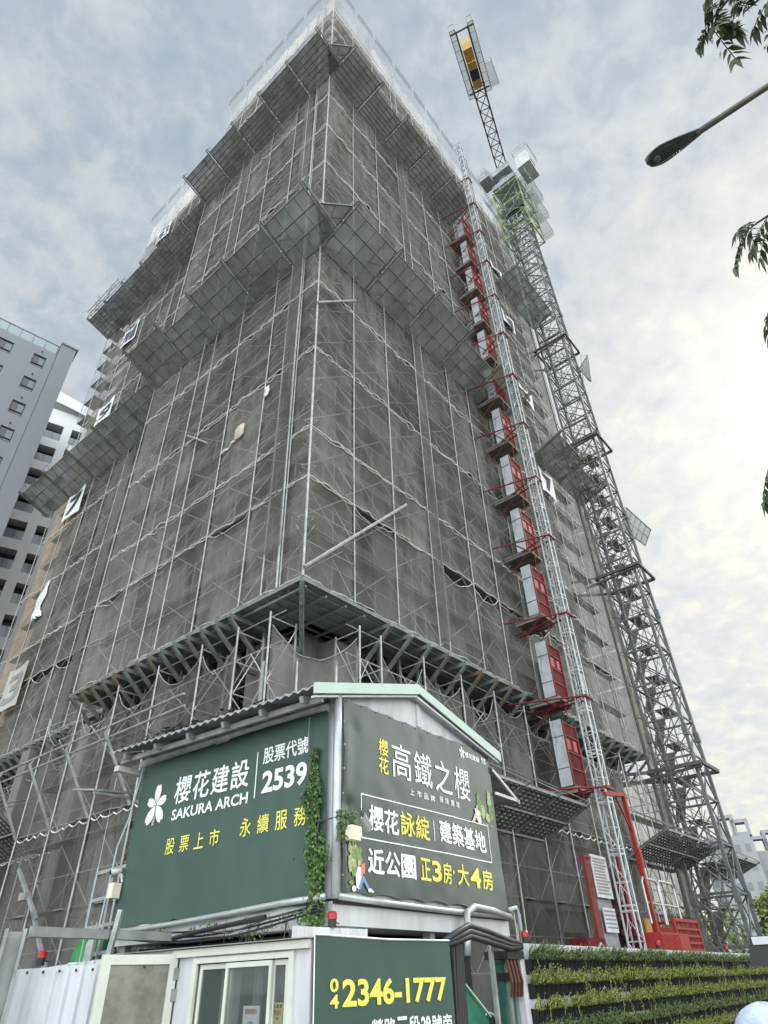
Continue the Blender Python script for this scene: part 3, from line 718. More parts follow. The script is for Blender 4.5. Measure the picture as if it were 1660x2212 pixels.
def door(zb):
    T = thing('landing_door', '', 'hoist door', (12.5, -.9, zb), MT, 'landing doors of the hoist')
    m = MB()
    n = 22; pts = []
    for i in range(n+1):
        y = -.72-.46*i/n; pts.append((12.0+.006*(-1)**i, y))
    for i in range(n): m.quad((*pts[i], zb), (*pts[i+1], zb), (*pts[i+1], zb+2.3), (*pts[i], zb+2.3))
    sh = m.build('side_sheet', SILV, T)
    m = MB()
    for h in (.6, 1.7): m.beam((11.985, -.72, zb+h), (11.985, -1.18, zb+h), .012, .018)
    m.tube([(11.97, -.85, zb+2.25), (11.96, -.9, zb+1.6), (11.97, -.8, zb+1.0)], .006, 3); m.build('strap', STEELD, sh)
    m = MB(); m.box(12.03, 13.05, -1.2, -1.17, zb, zb+2.2); gt = m.build('gate', RED, T)
    m = MB()
    for h in (.02, .58, 1.15, 1.72, 2.18): m.beam((12.0, -1.215, zb+h), (13.08, -1.215, zb+h), .03, .04)
    for x in (12.02, 13.06): m.beam((x, -1.215, zb), (x, -1.215, zb+2.25), .05, .05)
    m.build('gate_frame', M('red_frame', (.18, .015, .02), .55, var=.3, scale=5), gt)
    for x0 in (12.12, 12.62):
        m = MB(); m.box(x0, x0+.26, -1.212, -1.203, zb+1.24, zb+1.62); m.build('gate_window', M('red_mesh_window', (.42, .07, .085), .6, var=.3, scale=20), gt)
    m = MB(); m.box(11.95, 13.15, -1.3, -.05, zb-.14, zb-.05)
    for x in (12.0, 12.55, 13.1): m.beam((x, -1.3, zb-.2), (x, -.05, zb-.2), .05, .1)
    m.build('landing', BOARD, T)
    m = MB(); m.tube([(12.05, -1.15, zb-.2), (12.05, -.2, zb-.9)], .025, 4); m.tube([(13.05, -1.15, zb-.2), (13.05, -.2, zb-.9)], .025, 4)
    m.tube([(12.5, -1.25, zb-.2), (12.55, -1.25, zb-.75), (12.75, -1.25, zb-.7)], .02, 4); m.build('landing_brace', REDD, T)
    m = MB(); m.box(13.1, 13.13, -1.15, -.1, zb, zb+2.0); m.build('far_side', STEELD, T)
    return T
tops = [9.3, 12.5, 16.0, 19.1, 22.35, 25.6, 28.9, 32.1, 35.35, 38.6, 41.75, 44.9]
d0 = door(tops[0]-2.3); d0['label'] = 'red hoist gate with silver side sheet, lowest of the column'
for i, t in enumerate(tops[1:]):
    dc = copy_tree(d0, MT, (12.5, -.9, t-2.3), 'red hoist gate with silver side sheet, %s' % (('%s from the ground' % ORD[i+1]) if i < 10 else 'topmost of the column'))
    dc.rotation_euler.z += R_(random.uniform(-1.6, 1.6)); dc.location.z += random.uniform(-.05, .05); dc.scale.z = random.uniform(.97, 1.03)
# ground station
T = thing('hoist_ground_station', 'red ground station of the hoist with cage and white hand rails', 'hoist station', (13.4, -2.6, G), MT)
m = MB(); m.box(11.9, 13.4, -3.0, -2.3, G, 2.64)
for i in range(14): m.box(11.92+.107*i, 11.96+.107*i, -3.012, -3.002, 1.9, 2.58)
m.build('red_box', REDB, T)
m = MB(); m.box(13.42, 14.3, -2.95, -2.2, G, 2.64); m.build('red_side_box', REDB, T)
m = MB(); m.box(12.9, 13.3, -2.25, -2.19, G, 3.05); m.build('yellow_plate', YEL, T)
m = MB(); m.box(12.0, 14.1, -2.18, -1.6, G, 3.0); m.build('red_back_box', RED, T)
m = MB()
for x in (14.3, 16.5): m.beam((x, -2.6, G), (x, -2.6, 3.1), .09)
for z in (3.05, 1.2): m.beam((14.3, -2.6, z), (16.5, -2.6, z), .09)
m.beam((16.55, -2.6, 3.1), (16.55, -1.2, 3.1), .09); m.beam((16.55, -1.2, 3.1), (16.55, -1.2, G), .09)
for i in range(16): m.beam((14.42+.13*i, -2.6, G), (14.42+.13*i, -2.6, 3.02), .025)
for i in range(9): m.beam((14.3, -2.62, 1.3+.19*i), (16.5, -2.62, 1.3+.19*i), .05, .06)
m.box(14.35, 16.5, -2.0, -1.95, G, 2.9); m.build('cage', REDB, T)
m = MB()
for (a, b) in ((12.7, 13.95), (14.05, 15.4)):
    m.tube([(a, -2.5, 2.9), (a, -2.5, 4.0), (a+.12, -2.5, 4.12), (b-.12, -2.5, 4.1), (b, -2.5, 3.98), (b, -2.5, 2.9)], .04, 7)
    m.tube([(a, -2.5, 3.45), (b, -2.5, 3.43)], .03, 6)
m.build('hand_rail', MATS['bright_galvanised'], T)
m = MB(); m.beam((12.98, -2.5, 2.6), (12.88, -2.5, 6.66), .13, .13); m.beam((12.98, -2.5, 4.4), (12.98, -2.5, 4.95), .18, .18); m.beam((12.92, -2.5, 5.4), (12.2, -2.5, 6.4), .05, .05)
m.beam((12.95, -2.5, 6.6), (11.3, -2.5, 6.38), .11, .12); m.build('davit_pole', M('davit_red', (.27, .018, .016), .5, var=.2, scale=4), T)
m = MB(); m.box(7.9, 8.95, -2.6, -2.1, G, 2.44); m.build('red_left_box', RED, T)
m = MB(); m.tube([(8.1, -2.7, 2.1), (8.4, -2.7, 2.32), (8.8, -2.7, 2.1)], .03, 6); m.build('box_handle', MATS['bright_galvanised'], T)
m = MB(); m.box(9.85, 10.22, -2.02, -1.98, G, 4.5); m.box(9.8, 9.86, -2.05, -1.95, G, 4.55); m.box(9.86, 10.3, -2.05, -1.95, 4.48, 4.55); m.build('red_mesh_panel', M('red_mesh', (.20, .035, .03), .7, var=.5, scale=6, alpha=.85), T)
m = MB(); m.box(10.35, 11.45, -1.9, -1.7, G, 3.6); m.build('car_side', GREYP, T)
m = MB(); m.box(11.5, 12.7, -1.85, -1.3, G, 4.4); m.build('car_inside', BLACK, T)
m = MB()
for i in range(9): m.box(11.55+.02*i, 11.6+.05*i, -1.99, -1.93, .6+.4*i, .75+.4*i)
m.tube([(12.3, -1.95, G), (12.25, -1.95, 4.3)], .06, 6); m.tube([(12.6, -1.95, G), (12.5, -1.95, 4.9)], .08, 6); m.build('drive_frame', REDD, T)
T = thing('notice_board', 'white board with lines of small print at the hoist entrance', 'notice board', (10.9, -2.0, 3.5), MT)
m = MB(); m.box(10.34, 11.42, -2.02, -1.99, 3.5, 4.62); m.build('board', WHITE, T)
m = MB()
for i in range(12):
    z = 4.52-.082*i; m.box(10.42, 10.42+random.uniform(.7, .94), -2.03, -2.023, z-.026, z+.020)
m.build('print_lines', M('grey_print', (.25, .22, .22), .7), T)
m = MB(); m.box(10.5, 11.3, -2.02, -1.99, 2.65, 3.25)
for i in range(5): m.box(10.55, 11.25, -2.028, -2.022, 2.75+.1*i, 2.79+.1*i, 1)
tag(m.build('notice_board', [WHITE, MATS['grey_print']], fr=MT), 'small striped board under the larger white board at the hoist entrance', 'notice board')

# ================================================================== tower crane
CM = M('mast_steel', (.16, .17, .17), .55, .3, var=.5, scale=2, var2=(.16, .17, .17))
T = thing('tower_crane', 'tower crane with a grey lattice mast, lime green climbing frame and weighted rear arm', 'crane', (24.4, -1.3, G), MT)
X0_, X1_, Y0_, Y1_ = 23.6, 25.3, -2.3, -.45
cc = [(X0_, Y0_), (X1_, Y0_), (X1_, Y1_), (X0_, Y1_)]
ZC = 66
for (x, y) in cc:
    m = MB(); m.beam((x, y, G), (x, y, ZC), .15, .15)
    for k in range(9): m.beam((x, y, 4+7*k), (x, y, 4.5+7*k), .24, .24)
    m.build('mast_leg', CM, T)
for k in range(4):
    a = cc[k]; b = cc[(k+1) % 4]; m = MB(); z = .6; j = 0
    mid = ((a[0]+b[0])/2, (a[1]+b[1])/2)
    while z < ZC-1:
        m.beam((*a, z), (*b, z), .08, .09)
        m.tube([(*a, z), (*mid, z+.95)], .038, 5); m.tube([(*b, z), (*mid, z+.95)], .038, 5)
        m.tube([(*mid, z+.95), (*a, z+1.9)], .03, 4); m.tube([(*mid, z+.95), (*b, z+1.9)], .03, 4); z += 1.9; j += 1
    m.build('mast_lattice', CM, T)
m = MB(); rnd = random.Random(11); z = .5
while z < 63:   # ladders and rest platforms inside the mast
    m.beam((24.2, -.9, z), (24.2, -.9, z+2.4), .04); m.beam((24.2, -1.3, z), (24.2, -1.3, z+2.4), .04)
    for h in range(8): m.beam((24.2, -.9, z+.3*h), (24.2, -1.3, z+.3*h), .025)
    for hh in range(5): m.tube([(23.7, -2.2+.35*hh, z+.3*hh), (25.2, -2.0+.3*hh, z+.25*hh)], .018, 4)
    m.tube([(24.9, -2.0, z), (23.8, -.6, z+2.2)], .03, 4); m.tube([(24.9, -.6, z), (23.9, -2.0, z+2.2)], .025, 4)
    for hh in (.5, 1.0): m.tube([(24.9, -2.1, z+hh), (24.9, -.6, z+hh), (23.8, -.6, z+hh)], .02, 4)
    z += 2.5
m.build('ladder', M('ladder_steel', (.26, .27, .27), .6, .3, var=.5, scale=3), T)
for z in (41.4, 30.9, 20.6, 9.6):
    m = MB(); E_ = .38
    q = [(X0_-E_, Y0_-E_), (X1_+E_, Y0_-E_), (X1_+E_, Y1_+E_), (X0_-E_, Y1_+E_)]
    for k in range(4): m.beam((*q[k], z), (*q[(k+1) % 4], z), .13, .17)
    m.beam((X0_-E_, Y1_+E_, z), (22.2, 2.2, z), .11, .14); m.beam((X1_+E_, Y1_+E_, z), (24.0, 2.2, z), .11, .14)
    m.beam((X0_-.3, Y0_-.3, z-.12), (X0_-.3, .6, z-.35), .1, .12)
    m.build('tie_collar', M('collar_steel', (.11, .115, .11), .7, .2, var=.4, scale=2), T)
# climbing frame
m = MB()
gx0, gx1, gy0, gy1 = 23.15, 25.75, -2.85, -.05
gc = [(gx0, gy0), (gx1, gy0), (gx1, gy1), (gx0, gy1)]
for (x, y) in gc: m.beam((x, y, 57.3), (x, y, 66.2), .11, .11)
for k in range(4):
    a = gc[k]; b = gc[(k+1) % 4]
    for z in (57.4, 60.2, 63.0, 66.0): m.beam((*a, z), (*b, z), .09, .11)
    for z in (57.4, 60.2, 63.0): m.tube([(*a, z), (*b, z+2.8)], .04, 5); m.tube([(*b, z), (*a, z+2.8)], .03, 5)
m.build('climbing_frame', LIME, T)
def railbox(m, x0, x1, y0, y1, z, h=1.0, r=.022):
    c = [(x0, y0), (x1, y0), (x1, y1), (x0, y1)]
    for k in range(4):
        a = Vector(c[k]); b = Vector(c[(k+1) % 4]); n = max(1, round((b-a).length/.9))
        for hh in (h, h*.5): m.tube([(*a, z+hh), (*b, z+hh)], r, 4)
        for i in range(n): p = a.lerp(b, i/n); m.tube([(*p, z), (*p, z+h)], r, 4)
GRAT = M('grating', (.30, .33, .33), .6, .3, var=.2, alpha=.2)
for i, (z, e_) in enumerate(((57.9, .95), (60.9, 1.1), (64.2, 1.15))):
    m = MB(); m.box(gx0-.3, gx1+.3, gy0-e_, gy0-.12, z, z+.05); m.box(gx0-.3, gx1+.3, gy1+.12, gy1+.75, z, z+.05); m.box(gx0-.75, gx0-.1, gy0-e_, gy1+.75, z-.005, z+.045)
    m.build('platform_grating', GRAT, T)
    m = MB(); railbox(m, gx0-.75, gx1+.3, gy0-e_, gy1+.75, z+.03)
    m.build('platform_rail', GREYP, T)
m = MB(); m.box(23.4, 23.9, -2.6, -.3, 61.5, 62.4); m.box(24.6, 25.2, -2.4, -1.0, 63.2, 64.0); m.build('climbing_cylinder', NAVY, T)
m = MB(); m.box(23.0, 25.6, -2.7, -.2, 66.3, 67.1); m.tube([(24.4, -1.4, 67.1), (24.4, -1.4, 68.2)], 1.15, 14); m.box(22.7, 25.7, -2.6, -.4, 68.2, 69.2); m.build('slewing_ring', GREYP, T)
m = MB(); m.box(22.3, 24.3, -4.75, -3.35, 65.6, 65.75); m.box(22.35, 24.25, -4.7, -3.4, 65.76, 67.9)
for i in range(5): m.beam((22.3+.5*i, -4.75, 65.55), (22.3+.5*i, -3.35, 65.55), .06, .08)
m.build('winch_house', M('house_grey', (.55, .57, .57), .5, .1, var=.25, scale=2), T)
m = MB(); m.box(22.9, 23.3, -4.73, -4.705, 66.6, 67.3); m.box(23.5, 23.9, -4.73, -4.705, 66.6, 67.3); m.build('house_window', DARK, T)
m = MB(); railbox(m, 22.2, 24.4, -4.95, -3.3, 67.95); m.tube([(24.0, -3.3, 65.5), (24.2, -2.6, 61.5), (24.2, -2.7, 57)], .05, 5); m.build('house_rail', GREYP, T)
m = MB(); m.box(22.2, 22.8, -.25, .35, 68.0, 70.2); m.build('electric_cabinet', GREYP, T)
m = MB(); railbox(m, 21.9, 23.4, -.6, .6, 67.6); m.box(21.9, 23.4, -.6, .6, 67.5, 67.6); m.build('cabinet_platform', GREYP, T)
# rear arm with counterweights
J0 = Vector((23.3, -1.7)); jd = Vector((-.961, -.278)); jp = Vector((-.278, .961))
def J(t, w, z): p = J0+jd*t+jp*w; return (p.x, p.y, z)
ZJ = 70.0
m = MB()
for w in (-.5, .5):
    m.beam(J(-1.5, w, ZJ), J(13.2, w*1.1, ZJ), .12, .16)
    m.beam(J(-1.5, w, ZJ+1.1), J(7.6, w, ZJ+1.1), .1, .1)
t = 0; k = 0
while t < 7.5:
    for w in (-.5, .5):
        m.tube([J(t, w, ZJ), J(t+.6, w, ZJ+1.1)], .035, 4); m.tube([J(t+.6, w, ZJ+1.1), J(t+1.2, w, ZJ)], .035, 4)
    m.beam(J(t, -.5, ZJ), J(t, .5, ZJ), .07, .08)
    m.tube([J(t, -.5, ZJ), J(t+1.2, .5, ZJ)], .04, 4); m.tube([J(t, .5, ZJ), J(t+1.2, -.5, ZJ)], .04, 4)
    t += 1.2; k += 1
m.beam(J(13.1, -1.1, ZJ), J(13.1, 1.1, ZJ), .12, .14); m.beam(J(7.8, -1, ZJ), J(7.8, 1, ZJ), .12, .14)
m.build('rear_arm', M('arm_steel', (.10, .09, .09), .6, .3, var=.3, scale=1), T)
for w0, w1 in ((-1.12, -.62), (.6, 1.1)):
    m = MB(); a, b, c_, d = J(7.4, w0, ZJ), J(13.4, w0, ZJ), J(13.4, w1, ZJ), J(7.4, w1, ZJ)
    m.prism([a, b, c_, d], (0, 0, .05)); m.build('walkway_grating', GRAT, T)
    m = MB()
    for w in (w0, w1):
        for h in (.03, .55, 1.05): m.tube([J(7.4, w, ZJ+h), J(13.4, w, ZJ+h)], .03, 4)
        for i in range(8): m.tube([J(7.4+.857*i, w, ZJ), J(7.4+.857*i, w, ZJ+1.05)], .028, 4)
    for i in range(8): m.beam(J(7.4+.857*i, w0, ZJ-.02), J(7.4+.857*i, w1, ZJ-.02), .04)
    m.tube([J(13.4, w0, ZJ+1.05), J(13.65, w0, ZJ+.6), J(13.65, w1, ZJ+.6), J(13.4, w1, ZJ+1.05)], .03, 5)
    m.build('walkway_rail', GREYP, T)
m = MB(); m.prism([J(7.6, -1.9, ZJ), J(9.7, -1.75, ZJ), J(9.7, -1.1, ZJ), J(7.6, -1.1, ZJ)], (0, 0, .05)); m.build('side_platform', GRAT, T)
m = MB()
for h in (.05, .55, 1.05): m.tube([J(7.6, -1.15, ZJ+h), J(7.6, -1.9, ZJ+h), J(9.7, -1.75, ZJ+h), J(9.7, -1.15, ZJ+h)], .03, 4)
for t in (7.6, 8.3, 9.0, 9.7): m.tube([J(t, -1.85, ZJ), J(t, -1.85, ZJ+1.05)], .03, 4)
m.build('side_rail', GREYP, T)
for (t0, t1, mt, zz_) in ((8.5, 9.25, YEL, 68.7), (9.3, 10.15, NAVY, 68.75), (10.2, 10.85, YEL, 68.6), (10.9, 11.9, YEL, 68.9)):
    m = MB(); m.prism([J(t0, -.42, zz_), J(t1, -.42, zz_), J(t1, .42, zz_), J(t0, .42, zz_)], (0, 0, 2.2)); m.build('counterweight', mt, T)

# stair scaffold beyond the crane mast
T = thing('stair_tower', 'narrow scaffold stair tower standing behind the crane mast', 'scaffold', (26.3, -.4, G), MT)
m = MB()
sx = (25.9, 27.6); sy = (-1.2, .6)
for x in sx:
    for y in sy: m.tube([(x, y, G), (x, y, 34)], .04, 5)
m.build('standard', GALVD, T)
m = MB(); m2 = MB(); z = .3; k = 0
while z < 33:
    for x in sx: m.tube([(x, sy[0], z), (x, sy[1], z)], .022, 4); m.tube([(x, sy[0], z), (x, sy[1], z+1.8)], .018, 4)
    for y in sy: m.tube([(sx[0], y, z), (sx[1], y, z)], .022, 4); m.tube([(sx[0], y, z+(1.8 if k % 2 else 0)), (sx[1], y, z+(0 if k % 2 else 1.8))], .018, 4); m.tube([(sx[0], y, z+.9), (sx[1], y, z+.9)], .02, 4)
    m2.box(sx[0]+.05, sx[1]-.05, sy[0]+.1, sy[0]+.75, z-.03, z)
    m2.prism([(sx[0], sy[0]+.8, z), (sx[1], sy[0]+.8, z+1.8), (sx[1], sy[0]+1.3, z+1.8), (sx[0], sy[0]+1.3, z)], (0, 0, .04))
    z += 1.85; k += 1
m.build('ledger', GALVD, T); m2.build('stair_flight', BOARD, T)
m = MB(); m.grid(lambda u, v: (25.9+1.5*u, .68+.05*math.sin(9*u+30*v), 1+31*v), 6, 40); m.build('pale_sheet', M('tan_sheet', (.46, .42, .34), .8, var=.4, scale=1), T)
# frames of the fans on the tower's hidden side that stick out beyond the crane
for (x, q, lab) in ((25.6, [(-2.45, 26.0), (-3.35, 24.0), (-2.65, 23.3), (-1.65, 24.9)], 'pale see-through fan sticking out right of the crane mast'), (25.7, [(-3.2, 40.7), (-2.2, 40.2), (-2.5, 38.9), (-2.75, 38.2)], 'small pale fan corner right of the crane mast, above the larger one')):
    T = thing('catch_fan', lab, 'catch fan', (x, q[0][0], q[2][1]), MT, 'catch fans round the tower')
    P4 = [Vector((x+.35*i*(1 if i < 3 else .3), y, z)) for i, (y, z) in enumerate(q)]
    m = MB(); m.prism(P4, (.02, 0, 0)); m.build('fan_net', M('pale_fan_sheet', (.55, .58, .56), .7, alpha=.55), T)
    m = MB()
    for t in (0, .2, .4, .6, .8, 1): m.tube([P4[0].lerp(P4[1], t), P4[3].lerp(P4[2], t)], .028, 4)
    m.tube([P4[0], P4[1]], .035, 4); m.tube([P4[3], P4[2]], .035, 4); m.tube([P4[0].lerp(P4[3], .5), P4[1].lerp(P4[2], .5)], .025, 4); m.tube([P4[3]+Vector((0, .6, .1)), P4[0]+Vector((0, .5, .35)), P4[0]], .025, 4); m.build('fan_frame', STEELG, T)
m = MB(); m.beam((23.35, -.15, G), (23.35, -.15, 52), .07, .07)
tag(m.build('tie_cable', STEELD, fr=MT), 'black upright tube along the inner edge of the crane mast', 'tube')

# ================================================================== upper site office (the shed with the two big banners)
def sR(s, o, z): return (s, -o, z)
def sL(s, o, z): return (-o, s, z)
T = thing('site_office', 'white two storey site office shed with pale green gable trim', 'shed', (2.1, 2.1, G), MS)
SA, SB = 4.35, 4.12
EL_, PK = 4.9, 5.64
m = MB(); m.box(0, SA, 0, SB, 2.46, 4.7)
m.prism([(0, .001, 4.7), (SA, .001, 4.7), (SA, .001, 5.10), (2.0, .001, PK-.06), (0, .001, 5.02)], (0, SB-.002, 0)); m.build('wall', WHITE, T)
m = MB(); m.box(-.04, SA+.04, -.04, SB+.03, 2.19, 2.43); m.build('floor_beam', WHITE, T)
m = MB(); m.box(-.02, SA+.02, -.02, SB, 2.431, 2.459); m.box(-.05, SA+.05, -.055, -.041, 2.40, 2.44); m.build('dark_seam', DARK, T)
m = MB()
for x, y in ((.1, .1), (SA-.1, .1), (.1, SB-.1), (SA-.1, SB-.1), (2.2, .1)): m = MB(); m.box(x-.06, x+.06, y-.06, y+.06, G, 2.19); m.build('post', GALVD, T)
m = MB(); m.box(.25, SA-.2, .6, SB-.2, G, 2.15); m.build('under_shed_shade', M('painted_shade_black', (.03, .032, .033), .8), T)  # near-black block under the shed, its shade put in as colour
# gable trim and corrugated roof
def gl(m, s, y0, y1): pass
pk_s = 1.93
m = MB()
for (s0, z0, s1, z1) in ((-.63, 4.90, pk_s, PK), (pk_s, PK, 4.68, 5.11)):
    m.prism([(s0, -.17, z0), (s1, -.17, z1), (s1, -.17, z1-.17), (s0, -.17, z0-.15)], (0, .03, 0))
m.build('gable_trim', TRIM, T)
m = MB()
m.prism([(-.6, -.135, 4.74), (pk_s, -.135, PK-.18), (pk_s, -.135, PK-.21), (-.6, -.135, 4.71)], (0, .06, 0)); m.prism([(pk_s, -.135, PK-.19), (4.62, -.135, 4.94), (4.62, -.135, 4.91), (pk_s, -.135, PK-.23)], (0, .06, 0))
m.box(2.05, 2.17, -.03, -.002, 5.0, PK-.1); m.build('gable_batten', WHITE, T)
m = MB(); n = 110
def corr(k): return .022*math.sin(2*math.pi*k/4)
for (s0, z0, s1, z1) in ((-.62, 4.86, pk_s, PK-.03), (pk_s, PK-.03, 4.68, 5.07)):
    for k in range(n):
        y0 = -.14+(SB+.4)*k/n; y1 = -.14+(SB+.4)*(k+1)/n; a, b = corr(k), corr(k+1)
        m.quad((s0, y0, z0+a), (s1, y0, z1+a), (s1, y1, z1+b), (s0, y1, z0+b))
        if s0 < 0: m.quad((s0, y0, z0+a-.02), (s0, y1, z0+b-.02), (s0, y1, z0+b), (s0, y0, z0+a))
m.build('roof', M('roof_sheet', (.36, .38, .38), .5, .3, var=.35, scale=3), T)
m = MB()
for k in range(6): m.beam((-.55, .15+.78*k, 4.76), (.05, .15+.78*k, 4.93), .06, .09)
m.beam((-.4, -.1, 4.75), (-.4, SB+.2, 4.75), .05, .08); m.build('rafter', GALVD, T)
m = MB(); m.box(-.06, -.005, .1, SB+.2, 4.72, 4.83); m.box(-.5, .0, SB+.1, SB+.22, 4.58, 4.66); m.build('eave_lining', M('lining_white', (.62, .63, .62), .6, var=.3, scale=6), T)
m = MB(); rnd = random.Random(5)
for k in range(260):
    s = rnd.gauss(2.6, .75); x = rnd.uniform(-.5, .35); z = 4.93+.29*(x+.6)+rnd.uniform(0, .12)
    m.quad((x, s, z), (x+rnd.uniform(.03, .12), s+rnd.uniform(-.1, .1), z+.03), (x+.1, s+.08, z+rnd.uniform(0, .06)), (x, s+rnd.uniform(.03, .1), z+.02))
tag(m.build('roof_litter', M('dead_leaves', (.10, .085, .06), .95, var=.6, scale=12), fr=MS), 'dead leaves and rubbish lying on the shed roof by the eave', 'litter', kind='stuff')
# the smaller lean-to roofs either side
m = MB(); m.prism([(-.75, SB+.25, 4.25), (-.05, SB+.25, 4.32), (-.05, SB+.9, 4.42), (-.75, SB+.9, 4.36)], (0, 0, .03)); m.beam((-.75, SB+.25, 4.22), (-.05, SB+.3, 4.26), .04)
tag(m.build('lean_to_roof', GALVD, fr=MS), 'small corrugated lean-to roof at the left end of the shed', 'roof')
T = thing('lean_to_roof', 'corrugated lean-to roof with white bracket at the right end of the shed', 'roof', (4.8, .8, 4.4), MS)
m = MB(); m.prism([(SA+.02, -.1, 4.78), (SA+1.0, -.1, 4.35), (SA+1.0, 2.4, 4.35), (SA+.02, 2.4, 4.78)], (0, 0, .03)); m.build('roof_sheet', GALVD, T)
m = MB(); m.beam((SA+.05, -.1, 4.35), (SA+1.0, -.1, 4.36), .03, .05); m.beam((SA+.05, -.1, 4.75), (SA+1.0, -.1, 4.33), .03, .05); m.build('bracket', WHITE, T)

# ---- left banner
def wv(s, z, k): return .012*math.sin(1.7*s+k)*math.sin(1.3*z+k) + .010*noise.noise(Vector((s*.9, z*.9, k))) + .006*noise.noise(Vector((s*3, z*3, k*2)))
BLX = .02
def bl(u, z, o=0):                          # u: reading direction, 0 at the left edge (s = 4.1)
    s = 4.1-u
    v = (z-2.45)/2.3
    ex = (.08*(1-v)**2)*max(0, (s-2)/2.1)
    return sL(s+ex, .05+BLX+wv(s, z, 1)+o+.04*(1-v)*max(0, (s-3.4)), z)
T = thing('banner_left_face', 'mid green banner with a white cherry blossom emblem and the digits 2539', 'banner', (-.07, 2.1, 2.45), MS); T.name = 'banner'; NRM[0] = Vector((-1, 0, 0))
def topL_(s): return 4.72+.03*math.sin(s)
m = MB(); m.grid(lambda u, v: bl(4.02*u, 2.44+(topL_(4.1-4*u)-2.44)*v - (.03*abs(math.sin(u*math.pi*6)) if v == 0 else 0)), 60, 40); cl = m.build('cloth', BANG, T, smooth=True)
t = MB(); fo = lambda u, z: bl(u, z, .008)
U = lambda s: 4.1-s
put_chars(t, fo, '櫻花建設', U(3.20), U(1.56), 3.97, 4.36, .022, .0, .86)
put_text(t, fo, 'SAKURA ARCH', U(3.19), U(1.54), 3.735, 3.89, .02)
put_text(t, fo, '股票代號', U(1.28), U(.42), 4.215, 4.44, .025)
put_text(t, fo, '2539', U(1.27), U(.43), 3.81, 4.11, .03)
for z0, z1 in ((3.78, 4.41),): t.add([fo(U(1.415), z0), fo(U(1.395), z0), fo(U(1.395), z1), fo(U(1.415), z1)], [(0, 1, 2, 3)])
t.build('lettering', TXW, cl)
t = MB()
put_chars(t, fo, '股票上市', U(3.2), U(2.04), 3.27, 3.48, .012, 0, .62)
put_chars(t, fo, '永續服務', U(1.63), U(.42), 3.31, 3.54, .012, 0, .62)
t.build('yellow_lettering', TXY, cl)
# the blossom: five notched petals and a small stepped tower at its heart
t = MB(); cx, cz = U(3.62), 4.03
for i, (ang, ln) in enumerate(((90, .31), (18, .26), (162, .26), (-52, .33), (232, .33))):
    a = R_(ang); pts = []
    for (r, w) in ((.02, 0), (.35, .34), (.62, .42), (.86, .34), (1.0, .16), (.90, 0), (1.0, -.16), (.86, -.34), (.62, -.42), (.35, -.34)):
        px = ln*(r*math.cos(a) - w*.62*math.sin(a)); pz = ln*(r*math.sin(a) + w*.62*math.cos(a)); pts.append(fo(cx+px*.92, cz+pz))
    c0 = fo(cx+ln*.6*math.cos(a)*.92, cz+ln*.6*math.sin(a)); n = len(pts)
    t.add([c0]+pts, [(0, k+1, (k+1) % n+1) for k in range(n)])
t.build('blossom_emblem', TXW, cl)
t = MB(); fo2 = lambda u, z: bl(u, z, .014)
for k in range(9):
    w = .075-.008*k; z0 = cz-.30+.042*k
    t.add([fo2(cx-w/2, z0), fo2(cx+w/2, z0), fo2(cx+w/2*.8, z0+.036), fo2(cx-w/2*.8, z0+.036)], [(0, 1, 2, 3)])
t.add([fo2(cx-.008, cz+.07), fo2(cx+.008, cz+.07), fo2(cx, cz+.16)], [(0, 1, 2)])
t.build('tower_emblem', M('emblem_grey', (.30, .34, .36), .6), cl)

# ---- right banner
def br(u, z, o=0):
    s = .1+u; v = (z-2.5)/2.5
    s2 = s + .10*(1-v)*max(0, (s-2.2)/2.2)**2
    dent = 0
    for (dx_, dz_, a_) in ((.34, 4.55, .012), (2.05, 4.78, .022), (1.95, 4.62, .012), (.25, 3.5, .03), (3.9, 4.9, .012)):
        dent += a_*math.exp(-((s-dx_)**2+(z-dz_)**2)/.012)
    return sR(s2, .055+1.3*wv(s, z, 4)+o-dent+.035*math.exp(-((s-.15)/.10)**2)*(.5+.5*math.sin(5*z)), z)
T = thing('banner_right_face', 'dark slate banner with yellow and white lettering inside a thin frame', 'banner', (2.2, -.06, 2.5), MS); T.name = 'banner'; NRM[0] = Vector((0, -1, 0))
def topR_(s): return 4.91+.034*s
m = MB(); m.grid(lambda u, v: br(4.24*u, 2.52+(topR_(4.24*u)-2.52)*v + (.03*abs(math.sin(u*math.pi*7)) if v == 0 else (-.02*abs(math.sin(u*math.pi*8)) if v == 1 else 0))), 90, 60); cl = m.build('cloth', BAND, T, smooth=True)
fo = lambda s, z: br(s-.1, z, .008)
t = MB()
put_chars(t, fo, '高鐵之櫻', 1.24, 3.52, 4.07, 4.57, .006, 0, .84)
put_chars(t, fo, '上市品牌', 1.67, 2.36, 3.885, 3.975, .01, 0, .62)
put_chars(t, fo, '綠境寬域', 2.50, 3.12, 3.91, 4.005, .01, 0, .62)
put_chars(t, fo, '櫻花', .66, 1.34, 3.29, 3.59, .03, 0, .9)
put_chars(t, fo, '建築基地', 2.42, 3.86, 3.34, 3.645, .035, 0, .9)
put_chars(t, fo, '近公園', .64, 1.70, 2.785, 3.06, .04, 0, .9)
put_text(t, fo, '櫻花建設', 3.47, 3.98, 4.80, 4.895, .03); put_text(t, fo, '股票', 4.04, 4.2, 4.86, 4.91, .03); put_text(t, fo, '2539', 4.04, 4.2, 4.81, 4.855, .03)
def ln_(a, b, w=.012):
    a = Vector(a); b = Vector(b); d = (b-a).normalized(); n = Vector((-d.y, d.x))*w
    k = 24; vs = []
    for i in range(k+1):
        p = a.lerp(b, i/k); vs += [fo(*(p-n)), fo(*(p+n))]
    t.add(vs, [(2*i, 2*i+1, 2*i+3, 2*i+2) for i in range(k)])
